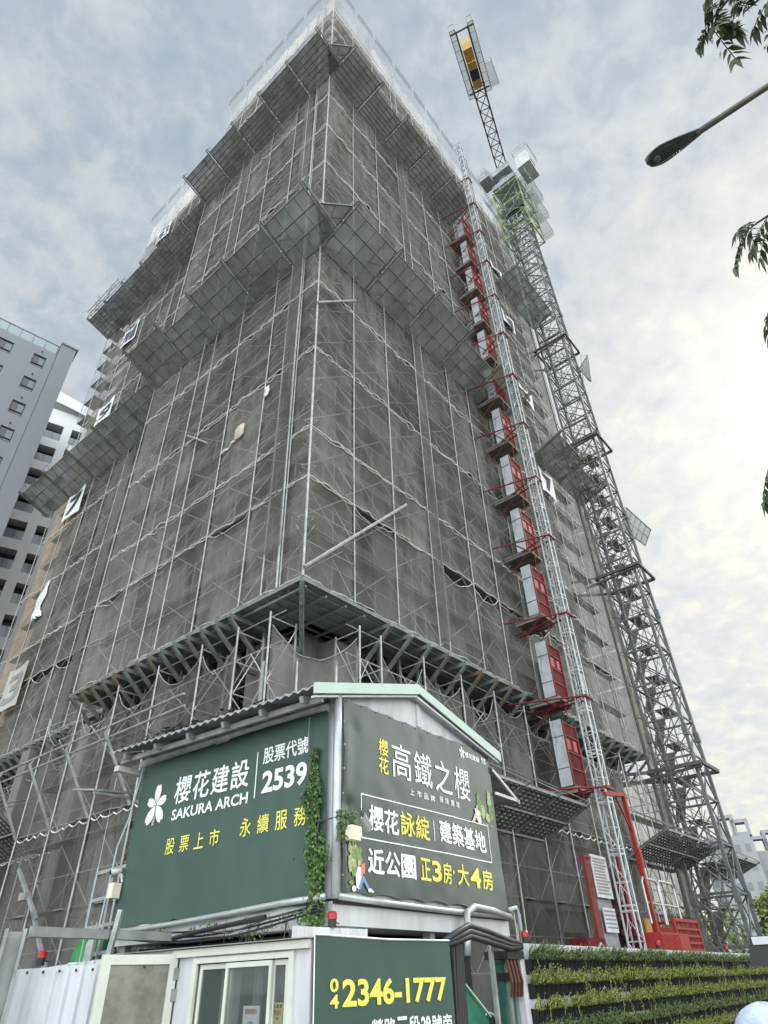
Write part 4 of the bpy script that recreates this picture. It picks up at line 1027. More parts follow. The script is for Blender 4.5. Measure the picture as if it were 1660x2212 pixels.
for a, b in (((.49, 3.70), (4.02, 3.77)), ((.51, 3.17), (4.0, 3.21)), ((.49, 3.70), (.51, 3.17)), ((4.02, 3.77), (4.0, 3.21)), ((2.265, 3.61), (2.25, 3.33))): ln_(a, b, .008)
for i in range(5):   # small blossom mark
    a = R_(90+72*i); t.add([fo(3.37, 4.855), fo(3.37+.075*math.cos(a-.45), 4.855+.085*math.sin(a-.45)), fo(3.37+.10*math.cos(a), 4.855+.11*math.sin(a)), fo(3.37+.075*math.cos(a+.45), 4.855+.085*math.sin(a+.45))], [(0, 1, 2, 3)])
t.build('lettering', TXW, cl)
t = MB()
put_text(t, fo, '櫻', .9, 1.14, 4.31, 4.54, .02); put_text(t, fo, '花', .9, 1.14, 4.06, 4.28, .02)
put_chars(t, fo, '詠綻', 1.40, 2.12, 3.31, 3.62, .02, 0, .92)
put_chars(t, fo, '正3房', 1.83, 2.66, 2.79, 3.06, .026, 0, .86); put_chars(t, fo, '大4房', 2.84, 3.94, 2.80, 3.08, .026, 0, .86); put_text(t, fo, '·', 2.70, 2.75, 2.93, 2.98, .03)
t.build('yellow_lettering', TXY, cl)
# printed figures: readers leaning under trees
PG = M('print_green', (.20, .32, .10), .6, var=.6, scale=25); PG2 = M('print_pale_green', (.42, .50, .26), .6, var=.5, scale=30)
PW = M('print_white', (.80, .82, .84), .5); PB = M('print_blue', (.16, .28, .48), .6); PS = M('print_skin', (.66, .38, .28), .6); PR_ = M('print_coral', (.72, .22, .16), .6); PP = M('print_sand', (.60, .54, .44), .6)
def blob(t, cx, cz, rx, rz, n, seed, mi, o=.008, rag=.3):
    r = random.Random(seed); fo_ = lambda s, z: br(s-.1, z, o)
    pts = []
    for i in range(n):
        a = 2*math.pi*i/n; k = 1-rag*r.random(); pts.append(fo_(cx+rx*k*math.cos(a), cz+rz*k*math.sin(a)))
    t.add([fo_(cx, cz)]+pts, [(0, i+1, (i+1) % n+1) for i in range(n)], mi)
def poly(t, pts, mi, o=.010): t.add([br(s-.1, z, o) for s, z in pts], [tuple(range(len(pts)))], mi)
t = MB()
for i, (x, z, a, b) in enumerate(((.33, 3.2, .08, .12), (.30, 3.05, .12, .13), (.40, 2.95, .13, .14), (.28, 2.85, .12, .12), (.38, 2.78, .1, .1))): blob(t, x, z, a, b, 22, i, i % 2, .0085+.0006*i)
for i, (x, z, a, b) in enumerate(((3.80, 4.15, .09, .17), (3.9, 3.98, .10, .13), (3.78, 4.0, .09, .12), (4.17, 4.2, .08, .18), (4.18, 4.0, .10, .16), (4.05, 3.9, .09, .09))): blob(t, x, z, a, b, 22, 20+i, i % 2, .0085+.0006*i)
for i, (x, z) in enumerate(((4.0, 3.79), (4.15, 3.78), (3.88, 3.78))): poly(t, [(x-.05, z), (x+.06, z-.01), (x+.02, z+.02)], 1)
blob(t, .28, 2.64, .07, .03, 12, 40, 0, .012)
blob(t, .34, 2.58, .05, .035, 10, 41, 2, .013, .1)
poly(t, [(.41, 2.82), (.49, 2.83), (.51, 2.74), (.46, 2.65), (.50, 2.61), (.44, 2.575), (.385, 2.60), (.37, 2.72)], 2, .014)   # shirt
poly(t, [(.43, 2.60), (.50, 2.72), (.55, 2.73), (.66, 2.60), (.62, 2.585), (.53, 2.67), (.47, 2.575)], 3, .016)                # trousers
poly(t, [(.62, 2.60), (.68, 2.605), (.74, 2.575), (.73, 2.56), (.63, 2.565)], 2, .016)
blob(t, .437, 2.865, .032, .04, 12, 3, 4, .017, .05)
poly(t, [(.475, 2.86), (.56, 2.875), (.55, 2.755), (.485, 2.755)], 5, .018)
blob(t, .49, 2.74, .022, .018, 8, 4, 4, .019, .1)
blob(t, 3.70, 4.02, .03, .035, 10, 5, 4, .014, .05)
poly(t, [(3.66, 3.99), (3.78, 3.96), (3.80, 3.79), (3.72, 3.76), (3.68, 3.85), (3.65, 3.9)], 2, .015)
poly(t, [(3.74, 3.84), (3.66, 3.93), (3.6, 3.90), (3.50, 3.78), (3.46, 3.77), (3.48, 3.74), (3.56, 3.76), (3.64, 3.84), (3.7, 3.77)], 6, .016)
poly(t, [(3.61, 3.98), (3.66, 4.0), (3.66, 3.93), (3.62, 3.92)], 2, .017)
t.build('printed_picture', [PG, PG2, PW, PB, PS, PR_, PP], cl)
m = MB()
for i in range(12): p = br(.05+.37*i, 4.89+.0126*i, .03); m.ball(p, .014, nu=6, nv=4)
for i in range(8): p = br(-.03, 2.7+.31*i, .03); m.ball(p, .014, nu=6, nv=4)
m.build('eyelet', GALV, cl)

# pipes and cables on the shed
m = MB(); m.tube([sR(-.06, .09, 2.45), sR(-.06, .09, 3.3), sR(-.055, .085, 4.1), sR(-.06, .09, 4.93)], .055, 10)
o = m.build('corner_pipe', MATS['bright_galvanised'], fr=MS, smooth=True); tag(o, 'fat silver upright pipe between the two big banners', 'pipe')
m = MB(); m.tube([sL(.0, .14, 2.47), sL(.7, .14, 2.46), sL(1.6, .13, 2.42), sL(2.6, .13, 2.38), sL(3.4, .13, 2.36), sL(4.2, .13, 2.36)], .036, 8)
tag(m.build('conduit', MATS['bright_galvanised'], fr=MS, smooth=True), 'silver conduit running under the left banner', 'conduit')
m = MB(); m.tube([sR(-.05, .13, 2.47), sR(1.2, .12, 2.45), sR(2.6, .12, 2.44), sR(4.3, .12, 2.45)], .036, 8)
tag(m.build('conduit', MATS['bright_galvanised'], fr=MS, smooth=True), 'silver conduit running under the right banner', 'conduit')
m = MB()
for k in range(3): m.tube([sL(s, .17+.02*k, 2.40-.03*k-(.14+.03*k)*math.sin(math.pi*min(1, s/4.2))) for s in [i*.35 for i in range(13)]], .012, 4)
m.tube([sL(.9, .2, 2.33), sL(2.2, .2, 2.24), sL(3.0, .2, 2.16)], .03, 6)
tag(m.build('cable', RUBBER, fr=MS), 'thin dark cables sagging below the left banner', 'cable')
m = MB(); m.tube([sR(2.5, .32, 1.9), sR(2.62, .28, 2.2), sR(2.8, .2, 2.43), sR(3.1, .16, 2.52), sR(3.7, .15, 2.50), sR(4.3, .13, 2.44)], .05, 10)
tag(m.build('conduit', MATS['bright_galvanised'], fr=MS, smooth=True), 'thick white conduit bending up beneath the right banner', 'conduit')
m = MB(); m.tube([sR(4.45, .05, 2.56), sR(4.72, .05, 2.60), sR(4.8, .04, 2.5), sR(4.82, .03, 1.9)], .035, 8)
tag(m.build('conduit', M('grey_pvc', (.40, .46, .48), .5), fr=MS, smooth=True), 'grey elbowed pipe at the right corner of the shed', 'conduit')
m = MB(); m.tube([sR(4.45, .07, 2.55), sR(4.55, .08, 2.5), sR(4.56, .08, 2.2), sR(4.52, .08, 1.9), sR(4.53, .08, 1.4)], .014, 5); m.tube([sR(4.45, .07, 2.5), sR(4.62, .08, 2.35), sR(4.6, .08, 2.1)], .012, 5)
tag(m.build('cable', M('tan_cable', (.45, .36, .26), .6), fr=MS), 'tan cables dangling at the right corner of the shed', 'cable')
m = MB(); m.tube([sL(.38, .12, 4.68), sL(.385, .12, 4.25)], .005, 3)
tag(m.build('vine_string', GALVD, fr=MS), 'thin string from the eave to the top of the climbing plant', 'string')
m = MB(); m.tube([sL(4.12, .1, 4.7), sL(4.2, .14, 3.9), sL(4.34, .16, 3.5), sL(4.4, .14, 2.9), sL(4.5, .12, 2.0)], .014, 5); m.tube([sL(4.7, .2, 4.6), sL(4.66, .2, 2.0)], .006, 4)
tag(m.build('cable', M('pale_blue_cable', (.42, .50, .56), .6), fr=MS), 'pale blue cable hanging along the left edge of the green banner', 'cable')

# climbing plant
T = thing('climbing_vine', 'leafy climbing vine hanging down between the two banners', 'climbing plant', (-.15, .35, 2.3), MS)
m = MB(); rnd = random.Random(21)
for k in range(4):
    pts = []
    for i in range(14):
        z = 2.25+2.0*i/13; pts.append(sL(.14+.17*i/13+.03*math.sin(i*1.1+k)-.015*k, .12+.03*math.sin(i+k), z))
    m.tube(pts, .009, 4)
m.tube([sL(.1, .15, 2.38), sL(.9, .2, 2.3), sL(1.5, .2, 2.2), sL(2.1, .2, 2.25)], .008, 4)
m.tube([sL(.25, .12, 3.3), sR(-.1, .25, 3.32), sR(.1, .22, 3.4), sR(.2, .2, 3.3)], .01, 4)
for k in range(12):
    s0 = rnd.uniform(.3, 2.0); m.tube([sL(s0, .12, 2.36), sL(s0+rnd.uniform(-.1, .1), .13, 2.25), sL(s0+rnd.uniform(-.2, .2), .13, 2.08)], .005, 3)
m.build('stem', BARK, T)
def leaf(m, p, sz, rnd, droop=True, asp=.75, mi=0):
    a = rnd.uniform(0, 6.28); tilt = rnd.uniform(-.6, .6)
    d = Vector((math.cos(a)*.6, math.sin(a)*.6, -.9 if droop else rnd.uniform(-.6, .6))).normalized()
    n = Vector((rnd.uniform(-1, 1), rnd.uniform(-1, 1), rnd.uniform(-.2, 1))).normalized(); w = d.cross(n).normalized()*sz*asp/2; p = Vector(p)
    b = d.cross(w).normalized()*sz*.12
    m.add([p, p+d*sz*.35+w+b, p+d*sz, p+d*sz*.35-w+b, p+d*sz*.5], [(0, 1, 4), (1, 2, 4), (2, 3, 4), (3, 0, 4)], mi)
m = MB()
for i in range(4200):
    z = 2.1+2.15*rnd.random()**.85; t_ = (z-2.1)/2.15
    wd = (.18*(1-t_)**.5+.035)*(.65+.35*math.sin(z*9)); 
    if z < 2.45: wd *= .8
    s = .13+.17*t_+.03*math.sin(z*4)+rnd.gauss(0, wd*.55); o_ = .10+abs(rnd.gauss(0, .05))*(1.3-t_)
    p = sL(s, o_, z)
    if 3.05 < z < 3.42 and rnd.random() < .35: p = sR(rnd.uniform(-.15, .16), .15+abs(rnd.gauss(0, .07)), z)
    leaf(m, p, rnd.uniform(.028, .062), rnd)
for i in range(160):
    s = rnd.uniform(.3, 2.3); leaf(m, sL(s, .2, 2.28+.08*math.sin(s*4)-abs(rnd.gauss(0, .05))), rnd.uniform(.02, .045), rnd)
m.build('leaves', LEAF, T)
T = thing('plant_sprig', 'small tuft of weeds growing on the shed floor beam at its left', 'plant', sL(2.95, .1, 2.2), MS)
m = MB()
for i in range(60): leaf(m, sL(2.95+rnd.gauss(0, .03), .15, 2.15+.22*rnd.random()), .05, rnd)
m.build('leaves', LEAF, T)
# flood light, camera
T = thing('flood_light', 'cream flood light with a silver hood half buried in the vine', 'lamp', sR(.05, .3, 3.15), MS)
m = MB(); m.box(-.06, .12, -.34, -.24, 3.05, 3.21); m.build('housing', CREAM, T)
m = MB(); m.grid(lambda u, v: (.16+.16*u, -.25-.12*math.sin(math.pi*v), 3.36-.22*u*.6+.06*math.cos(math.pi*v)), 6, 8); m.build('hood', MATS['bright_galvanised'], T, smooth=True)
m = MB(); m.beam((.0, -.06, 3.12), (0, -.26, 3.12), .04); m.build('bracket', GALVD, T)
T = thing('security_camera', 'white round security camera at the left edge of the green banner', 'camera', sL(4.2, .2, 3.1), MS)
m = MB(); m.tube([sL(4.16, .12, 3.16), sL(4.22, .26, 3.13)], .040, 14); m.build('body', WHITE, T, smooth=True)
m = MB(); m.tube([sL(4.22, .261, 3.13), sL(4.223, .27, 3.128)], .033, 14); m.build('lens', BLACK, T)
m = MB(); m.tube([sL(4.16, .12, 3.12), sL(4.12, .1, 3.0)], .016, 6); m.build('arm', WHITE, T)
m = MB(); m.box(-.24, -.1, 4.12, 4.24, 2.79, 2.99)
tag(m.build('junction_box', CREAM, fr=MS), 'cream junction box just under the security camera', 'box')
T = thing('pipe_frame', 'white pipe frame with three rungs left of the green banner', 'frame', sL(4.6, .1, 2.0), MS)
for s in (4.95, 4.5): m = MB(); m.beam(sL(s, .02, 1.4), sL(s-.02, .02, 3.28 if s > 4.7 else 3.1), .055); m.build('post', GALV, T)
for z in (3.2, 2.82, 2.45, 2.1): m = MB(); m.beam(sL(4.95, .03, z), sL(4.12, .03, z+.04), .04, .05); m.build('rung', GALV, T)
m = MB()
for k in range(5): m.tube([sL(4.42+.035*k, .2, 1.6), sL(4.4+.035*k, .2, 2.5-.06*k)], .016, 5)
tag(m.build('rod_bundle', GALV, fr=MS), 'bundle of thin upright rods below the security camera', 'rods')

# ================================================================== guard hut in front
def hR(s, o, z): return (s, -o, z)
def hL(s, o, z): return (-o, s, z)
T = thing('guard_hut', 'small white guard hut with ivory sliding windows and an open door', 'hut', (1.1, 1.1, G), MH)
m = MB()
def wl(s0, s1, z0, z1): m.box(0, .07, s0, s1, z0, z1)
wl(0, .2, G, 1.9); wl(.2, 1.52, G, .85); wl(1.52, 1.78, G, 1.9); wl(.2, 1.52, 1.885, 1.9); wl(2.62, 2.75, G, 1.9)
m.box(.071, 2.33, 0, .06, G, 1.94); m.box(2.27, 2.33, .061, 2.75, G, 1.94); m.box(.071, 2.26, 2.69, 2.75, G, 1.9)
m.build('wall', WHITE, T)
m = MB(); m.box(-.05, 2.36, -.0, 1.85, 1.9, 1.965); m.box(-.02, 2.36, 1.851, 2.78, 1.93, 1.97); m.build('roof_fascia', IVORY, T)
m = MB(); m.box(-.09, .3, -.02, 2.8, 1.972, 1.98); m.build('roof_sheet', GALVD, T)
wf = MB()
for (s0, s1, z0, z1) in ((.18, .24, .8, 1.885), (1.48, 1.54, .8, 1.885), (.24, 1.48, 1.84, 1.885), (.24, 1.48, .8, .85)): wf.box(-.03, .0-.001, s0, s1, z0, z1)
wo = wf.build('window', IVORY, T)
for (s0, s1, x) in ((.27, .47, .02), (.45, 1.06, -.012), (1.0, 1.46, .02)):
    w = MB()
    for (a, b, c_, d) in ((s0, s0+.035, .86, 1.83), (s1-.035, s1, .86, 1.83), (s0+.035, s1-.035, 1.79, 1.83), (s0+.035, s1-.035, .86, .9)): w.box(x-.012, x+.012, a, b, c_, d)
    w.build('sash', IVORY, wo)
GL = bpy.data.materials.new('window_glass'); GL.use_nodes = True; gb = GL.node_tree.nodes['Principled BSDF']
gb.inputs['Base Color'].default_value = (.10, .13, .12, 1); gb.inputs['Roughness'].default_value = .04; gb.inputs['Alpha'].default_value = .3; gb.inputs['Specular IOR Level'].default_value = .9
w = MB(); w.box(.018, .022, .3, .44, .9, 1.8); w.box(-.014, -.010, .48, 1.03, .9, 1.8); w.box(.018, .022, 1.06, 1.43, .9, 1.8); w.build('pane', GL, wo)
m = MB(); m.box(.08, 2.25, .07, 2.68, G, G+.05); m.box(1.2, 1.25, .07, 2.68, G, 1.9); m.build('inner_wall', M('hut_inside', (.20, .21, .20), .8, var=.3, scale=2), T)
m = MB()
for k, (s0, s1, c_) in enumerate(((.3, .40, 0), (.62, .72, 0), (.9, .99, 0), (1.18, 1.42, 0))):
    m.grid(lambda u, v: (.30+.03*math.sin(20*u+k), s0+(s1-s0)*u, .5+1.35*v), 12, 3)
m.build('curtain', M('grey_curtain', (.50, .51, .49), .8), T)
# door swung outwards
hx, hy = 0, 1.79; dxv = Vector((-.77, .19)).normalized()
def D(t, o, z): return (hx+dxv.x*t - dxv.y*o, hy+dxv.y*t+dxv.x*o, z)
m = MB()
for (t0, t1, z0, z1) in ((.02, .10, G+.05, 1.93), (.70, .79, G+.05, 1.93), (.10, .70, 1.85, 1.93), (.10, .70, .4, .5)):
    m.prism([D(t0, -.02, z0), D(t1, -.02, z0), D(t1, .02, z0), D(t0, .02, z0)], (0, 0, z1-z0))
dr = m.build('door', IVORY, T)
m = MB(); m.prism([D(.101, -.005, .5), D(.699, -.005, .5), D(.699, .005, .5), D(.101, .005, .5)], (0, 0, 1.35))
m.build('glass', M('dusty_glass', (.21, .21, .175), .25, var=.35, scale=7), dr)
m = MB(); rr = random.Random(8)
for (t0, t1, z0, z1) in ((.14, .66, 1.70, 1.706), (.36, .366, 1.5, 1.82), (.13, .67, 1.61, 1.618), (.12, .68, 1.22, 1.226)):
    m.prism([D(t0, -.012, z0), D(t1, -.012, z0), D(t1, -.012, z1), D(t0, -.012, z1)], (.001, .001, 0))
m.build('glass_seam', M('seam_grey', (.12, .12, .10), .6), dr)
for z in (1.05, 1.55, 1.72): m = MB(); m.prism([D(-.02, -.03, z), D(.05, -.03, z), D(.05, .03, z), D(-.02, .03, z)], (0, 0, .1)); m.build('hinge', GALVD, dr)
# posters behind the glass
T = thing('poster', 'white and blue fire safety poster inside the hut window', 'poster', (.05, .72, 1.3), MH)
m = MB(); m.box(.03, .034, .62, .83, 1.16, 1.50); m.build('sheet', PW, T)
m = MB(); m.box(.026, .029, .63, .82, 1.17, 1.24); m.build('blue_band', PB, T)
m = MB(); put_chars(m, lambda u, z: (.025, .80-u, z), '嚴禁煙火', 0, .15, 1.44, 1.48, .02); m.build('lettering', PR_, T)
m = MB()
for k in range(16):
    a = 2*math.pi*k/16; b = 2*math.pi*(k+1)/16
    m.add([(.024, .72+.05*math.cos(a), 1.34+.05*math.sin(a)), (.024, .72+.05*math.cos(b), 1.34+.05*math.sin(b)), (.024, .72+.04*math.cos(b), 1.34+.04*math.sin(b)), (.024, .72+.04*math.cos(a), 1.34+.04*math.sin(a))], [(0, 1, 2, 3)])
m.add([(.024, .69, 1.30), (.024, .75, 1.30), (.024, .735, 1.36), (.024, .72, 1.385), (.024, .705, 1.36)], [(0, 1, 2, 3, 4)], 1)
m.build('flame_mark', [PB, PR_], T)
T = thing('poster', 'yellow and green safety poster with black stripes beside the window frame', 'poster', (.05, .4, 1.3), MH)
m = MB(); m.box(.028, .032, .33, .47, 1.16, 1.52); m.build('sheet', M('poster_yellow', (.72, .68, .25), .6), T)
m = MB()
for k in range(3): y = .45-.04*k; m.add([(.024, y, 1.48), (.024, y-.02, 1.48), (.024, y-.028, 1.505), (.024, y-.008, 1.505)], [(0, 1, 2, 3)])
for k in range(2): y = .46-.05*k; m.add([(.024, y, 1.40), (.024, y-.02, 1.40), (.024, y-.028, 1.415), (.024, y-.008, 1.415)], [(0, 1, 2, 3)])
m.build('stripe', BLACK, T)
m = MB(); m.box(.022, .026, .36, .45, 1.23, 1.31); m.build('green_figure', M('poster_green', (.03, .25, .16), .6), T)
m = MB(); m.box(.022, .026, .335, .465, 1.165, 1.215); m.build('blue_band', M('poster_navy', (.03, .09, .22), .6), T)
m = MB(); put_text(m, lambda u, z: (.023, .455-u, z), '煙火', 0, .1, 1.43, 1.47, .02); m.build('lettering', PR_, T)

# phone banner on the hut's street face
T = thing('banner_phone', 'dark green banner with a long yellow telephone number on the hut', 'banner', (1.15, -.04, G), MH); T.name = 'banner'
ph = lambda s, z, o=0: hR(s+.02*(2-z), .03+o+.008*math.sin(3*s)+.006*noise.noise(Vector((s*2, z*2, 3))), z)
m = MB(); m.grid(lambda u, v: ph(.0+2.3*u, G+.2+(2.0-G-.2)*v+(-.012*abs(math.sin(9*u)) if v == 1 else 0)), 40, 40); cl = m.build('cloth', BANG, T, smooth=True)
fo = lambda s, z: ph(s, z, .007)
t = MB()
put_text(t, fo, '2346-1777', .385, 2.17, 1.462, 1.672, .03)
put_text(t, fo, '0', .215, .335, 1.575, 1.675, .03); put_text(t, fo, '4', .215, .335, 1.462, 1.56, .03)
t.build('yellow_lettering', TXY, cl)
t = MB(); put_chars(t, fo, '營路二段', .80, 1.62, 1.20, 1.36, .03, 0, .9); put_text(t, fo, '29', 1.65, 1.82, 1.215, 1.35, .035); put_chars(t, fo, '號旁', 1.85, 2.22, 1.19, 1.35, .03, 0, .9)
t.build('lettering', TXW, cl)
t = MB(); t.tube([ph(0, 2.0, .01), ph(1.1, 1.985, .01), ph(2.3, 2.0, .01)], .008, 4); t.tube([ph(0, 2.0, .01), ph(0, .0, .01)], .006, 4); t.build('hem', TXW, cl)

# corrugated strip and red beacon between hut and shed
def corr_sheet(f, s0, s1, z0, zt0, zt1, pitch=.2, depth=.03):
    m = MB(); n = int((s1-s0)/pitch)
    prof = []
    for i in range(n):
        a = s0+i*pitch
        prof += [(a, 0), (a+pitch*.62, 0), (a+pitch*.70, depth), (a+pitch*.92, depth)]
    prof.append((s0+n*pitch, 0))
    for i in range(len(prof)-1):
        (a, o), (b, o2) = prof[i], prof[i+1]
        za = zt0+(zt1-zt0)*(a-s0)/(s1-s0); zb = zt0+(zt1-zt0)*(b-s0)/(s1-s0)
        m.quad(f(a, o, z0), f(b, o2, z0), f(b, o2, zb), f(a, o, za)); m.quad(f(a, o+.004, z0), f(b, o2+.004, z0), f(b, o2+.004, zb), f(a, o+.004, za))
    return m
tag(corr_sheet(lambda s, o, z: (s, .6-o, z), .38, 1.7, 1.4, 2.115, 2.125, .11, .02).build('hoarding_sheet', WHITE, fr=MH), 'short strip of white corrugated sheet behind the phone banner', 'fence')
def beacon(fr, p, lab):
    T = thing('warning_beacon', lab, 'beacon', p, fr, 'red warning beacons on the hoarding')
    x, y, z = p
    m = MB(); m.tube([(x, y, z), (x, y, z+.05), (x, y, z+.055), (x, y, z+.075)], .045, 12); m.build('base', BLACK, T, smooth=False)
    m = MB(); m.tube([(x, y, z+.075), (x, y, z+.13)], .052, 12); m.tube([(x, y, z+.131), (x, y, z+.15)], .052, 12, r2=.035)
    m.build('lens', M('beacon_red', (.36, .008, .014), .25, var=.1, scale=30), T)
    m = MB(); m.tube([(x+.04, y, z+.05), (x+.11, y, z+.04)], .008, 5); m.build('wing_nut', BLACK, T)
    return T
b0 = beacon(MH, (1.0, .6, 2.12), 'red beacon on the white strip above the phone banner')
def pol(az_, d, z): return Vector((d*math.sin(R_(az_)), d*math.cos(R_(az_)), z))

# ================================================================== hoarding at the left
A0, A1 = pol(-27.0, 9.1, 0), pol(-19.5, 8.15, 0)
dv = (A1-A0).normalized(); nv = Vector((dv.y, -dv.x, 0))
tag(corr_sheet(lambda s, o, z: tuple(A0+dv*s+nv*o+Vector((0, 0, z))), 0, (A1-A0).length, G, 1.862, 1.875, .165, .03).build('fence_sheet', WHITE), 'white corrugated fence sheet between steel post and open door', 'fence')
B0, B1 = pol(-26.3, 10.35, 0), pol(-18.5, 9.5, 0)
dv2 = (B1-B0).normalized(); nv2 = Vector((dv2.y, -dv2.x, 0))
tag(corr_sheet(lambda s, o, z: tuple(B0+dv2*s+nv2*o+Vector((0, 0, z))), 0, (B1-B0).length, G, 1.88, 2.01, .11, .02).build('fence_sheet', WHITE), 'rear white corrugated fence with its top rising to the right', 'fence')
m = MB()
for i in range(9): p = A0+dv*(.1+.2*i)+nv*.035+Vector((0, 0, 1.83)); m.ball(p, .014, nu=6, nv=4)
tag(m.build('rivet_row', BLACK), 'row of dark rivets along the top of the front fence sheet', 'rivets', kind='stuff')
pb = pol(-25.1, 10.1, 1.925); copy_tree(b0, MW, pb, 'red beacon on the rear fence beside the steel post at the left')
T = thing('steel_gate_frame', 'galvanised steel channel post carrying a beam towards the shed', 'gate frame', pol(-27.2, 8.6, G))
pc = pol(-27.1, 8.6, 0); ux = Vector((.86, .5, 0)).normalized(); uy = Vector((-.5, .86, 0))
m = MB()
for (a, b) in ((-.10, -.07), (.07, .10)): m.prism([pc+ux*a-uy*.06+Vector((0, 0, G)), pc+ux*b-uy*.06+Vector((0, 0, G)), pc+ux*b+uy*.08+Vector((0, 0, G)), pc+ux*a+uy*.08+Vector((0, 0, G))], (0, 0, 2.19-G))
m.prism([pc-ux*.07+uy*.05+Vector((0, 0, G)), pc+ux*.07+uy*.05+Vector((0, 0, G)), pc+ux*.07+uy*.08+Vector((0, 0, G)), pc-ux*.07+uy*.08+Vector((0, 0, G))], (0, 0, 2.17-G)); m.build('post', GALVD, T)
m = MB(); m.beam(pol(-26.2, 8.7, 2.175), pol(-16.9, 10.0, 2.19), .05, .09); m.beam(pol(-26.2, 8.74, 2.13), pol(-16.9, 10.04, 2.15), .09, .012); m.build('beam', GALVD, T)
m = MB(); m.beam(pol(-20.9, 9.3, 1.9), pol(-20.6, 9.3, 2.42), .07, .05); m.build('stub', GALV, T)
T = thing('water_tank', 'green rounded tank with a white stripe behind the white fence', 'tank', pol(-21.8, 12.6, G))
tcn = pol(-21.8, 12.6, 0); m = MB()
m.tube([tcn+Vector((0, 0, G)), tcn+Vector((0, 0, 1.9)), tcn+Vector((0, 0, 2.15)), tcn+Vector((0, 0, 2.3)), tcn+Vector((0, 0, 2.38))], .34, 20)
for i, rr_ in ((2, .95), (3, .75), (4, .3)):
    for j in range(20):
        v = Vector(m.v[i*20+j]); c_ = tcn+Vector((0, 0, v.z)); m.v[i*20+j] = tuple(c_+(v-c_)*rr_)
m.build('shell', M('tank_green', (.015, .20, .04), .45, var=.2, scale=4), T, smooth=True)
m = MB(); m.tube([tcn+Vector((0, 0, 1.98)), tcn+Vector((0, 0, 2.03))], .35, 20, cap=False); m.build('stripe', TXW, T)

# ================================================================== gateway between banner and green wall
MG = frame(1.60, 10.38, R_(54.0))
T = thing('gateway', 'narrow gateway with grey posts and a green painted stair panel', 'gate', (-.8, 0, G), MG)
for x, mt, w in ((-1.42, GALVD, .06), (-.62, GALV, .05), (-.56+.28, GALVD, .07)):
    m = MB(); m.beam((x, .1, G), (x, .1, 1.95), w, w); m.build('post', mt, T)
m = MB(); m.box(-.38, -.12, .1, .2, G, 1.80); m.box(-.40, -.10, .08, .22, 1.801, 1.83); m.build('green_post', M('dark_green_paint', (.02, .10, .075), .45, var=.15, scale=3), T)
m = MB(); m.box(-.115, -.02, .05, .25, G, 1.9); m.build('grey_post', GREYP, T)
m = MB(); m.prism([(-1.36, .22, 1.72), (-.64, .22, 1.25), (-.64, .22, .6), (-1.36, .22, 1.05)], (0, .03, 0)); m.build('stair_panel', M('stair_green', (.02, .17, .10), .5, var=.45, scale=5), T)
m = MB(); m.beam((-1.38, .2, 1.735), (-.62, .2, 1.265), .03, .02); m.beam((-1.38, .2, 1.3), (-.62, .2, .83), .03, .02); m.build('stair_edge', M('mint_edge', (.30, .55, .42), .5), T)
m = MB(); m.box(-.45, 0, -.05, .3, 1.84, 1.93); m.box(-.4, -.1, 0, .2, 1.62, 1.70); m.build('meter_box', BLACK, T)
m = MB()
for k in range(4): x = -.42+.09*k; m.tube([(x, 0, 1.9), (x+.02, -.04, 1.6), (x+.03, .0, 1.45)], .022, 6)
m.build('cable_drop', M('rusty_hose', (.10, .035, .025), .6, var=.4, scale=9), T)
m = MB()
for k in range(5):
    x = -1.68+.05*k; m.tube([(x, .0+.03*(k % 2), G), (x-.01, .02, 1.2), (x+.02*math.sin(k), .0, 1.98)], .028, 6)
tag(m.build('hose_bundle', RUBBER, fr=MG), 'upright bundle of black hoses at the right edge of the phone banner', 'hoses')
for k, (dz, lab) in enumerate(((0, 'uppermost thick black hose arching from the hut to the green wall'), (-.06, 'middle thick black hose arching from the hut to the green wall'), (-.11, 'lowest thick black hose arching from the hut to the green wall'))):
    m = MB(); m.tube([pol(3.0-.2*k, 8.75, 1.97+.3*dz), pol(4.0, 8.85, 2.06+dz*.7), pol(5.2, 9.2, 2.165+dz), pol(6.6, 9.7, 2.12+dz), pol(8.0, 10.1, 2.04+dz*.8), pol(8.9, 10.35, 2.0+dz*.3)], .036, 8)
    tag(m.build('black_hose', RUBBER, smooth=True), lab, 'hose', 'black hoses over the gateway')

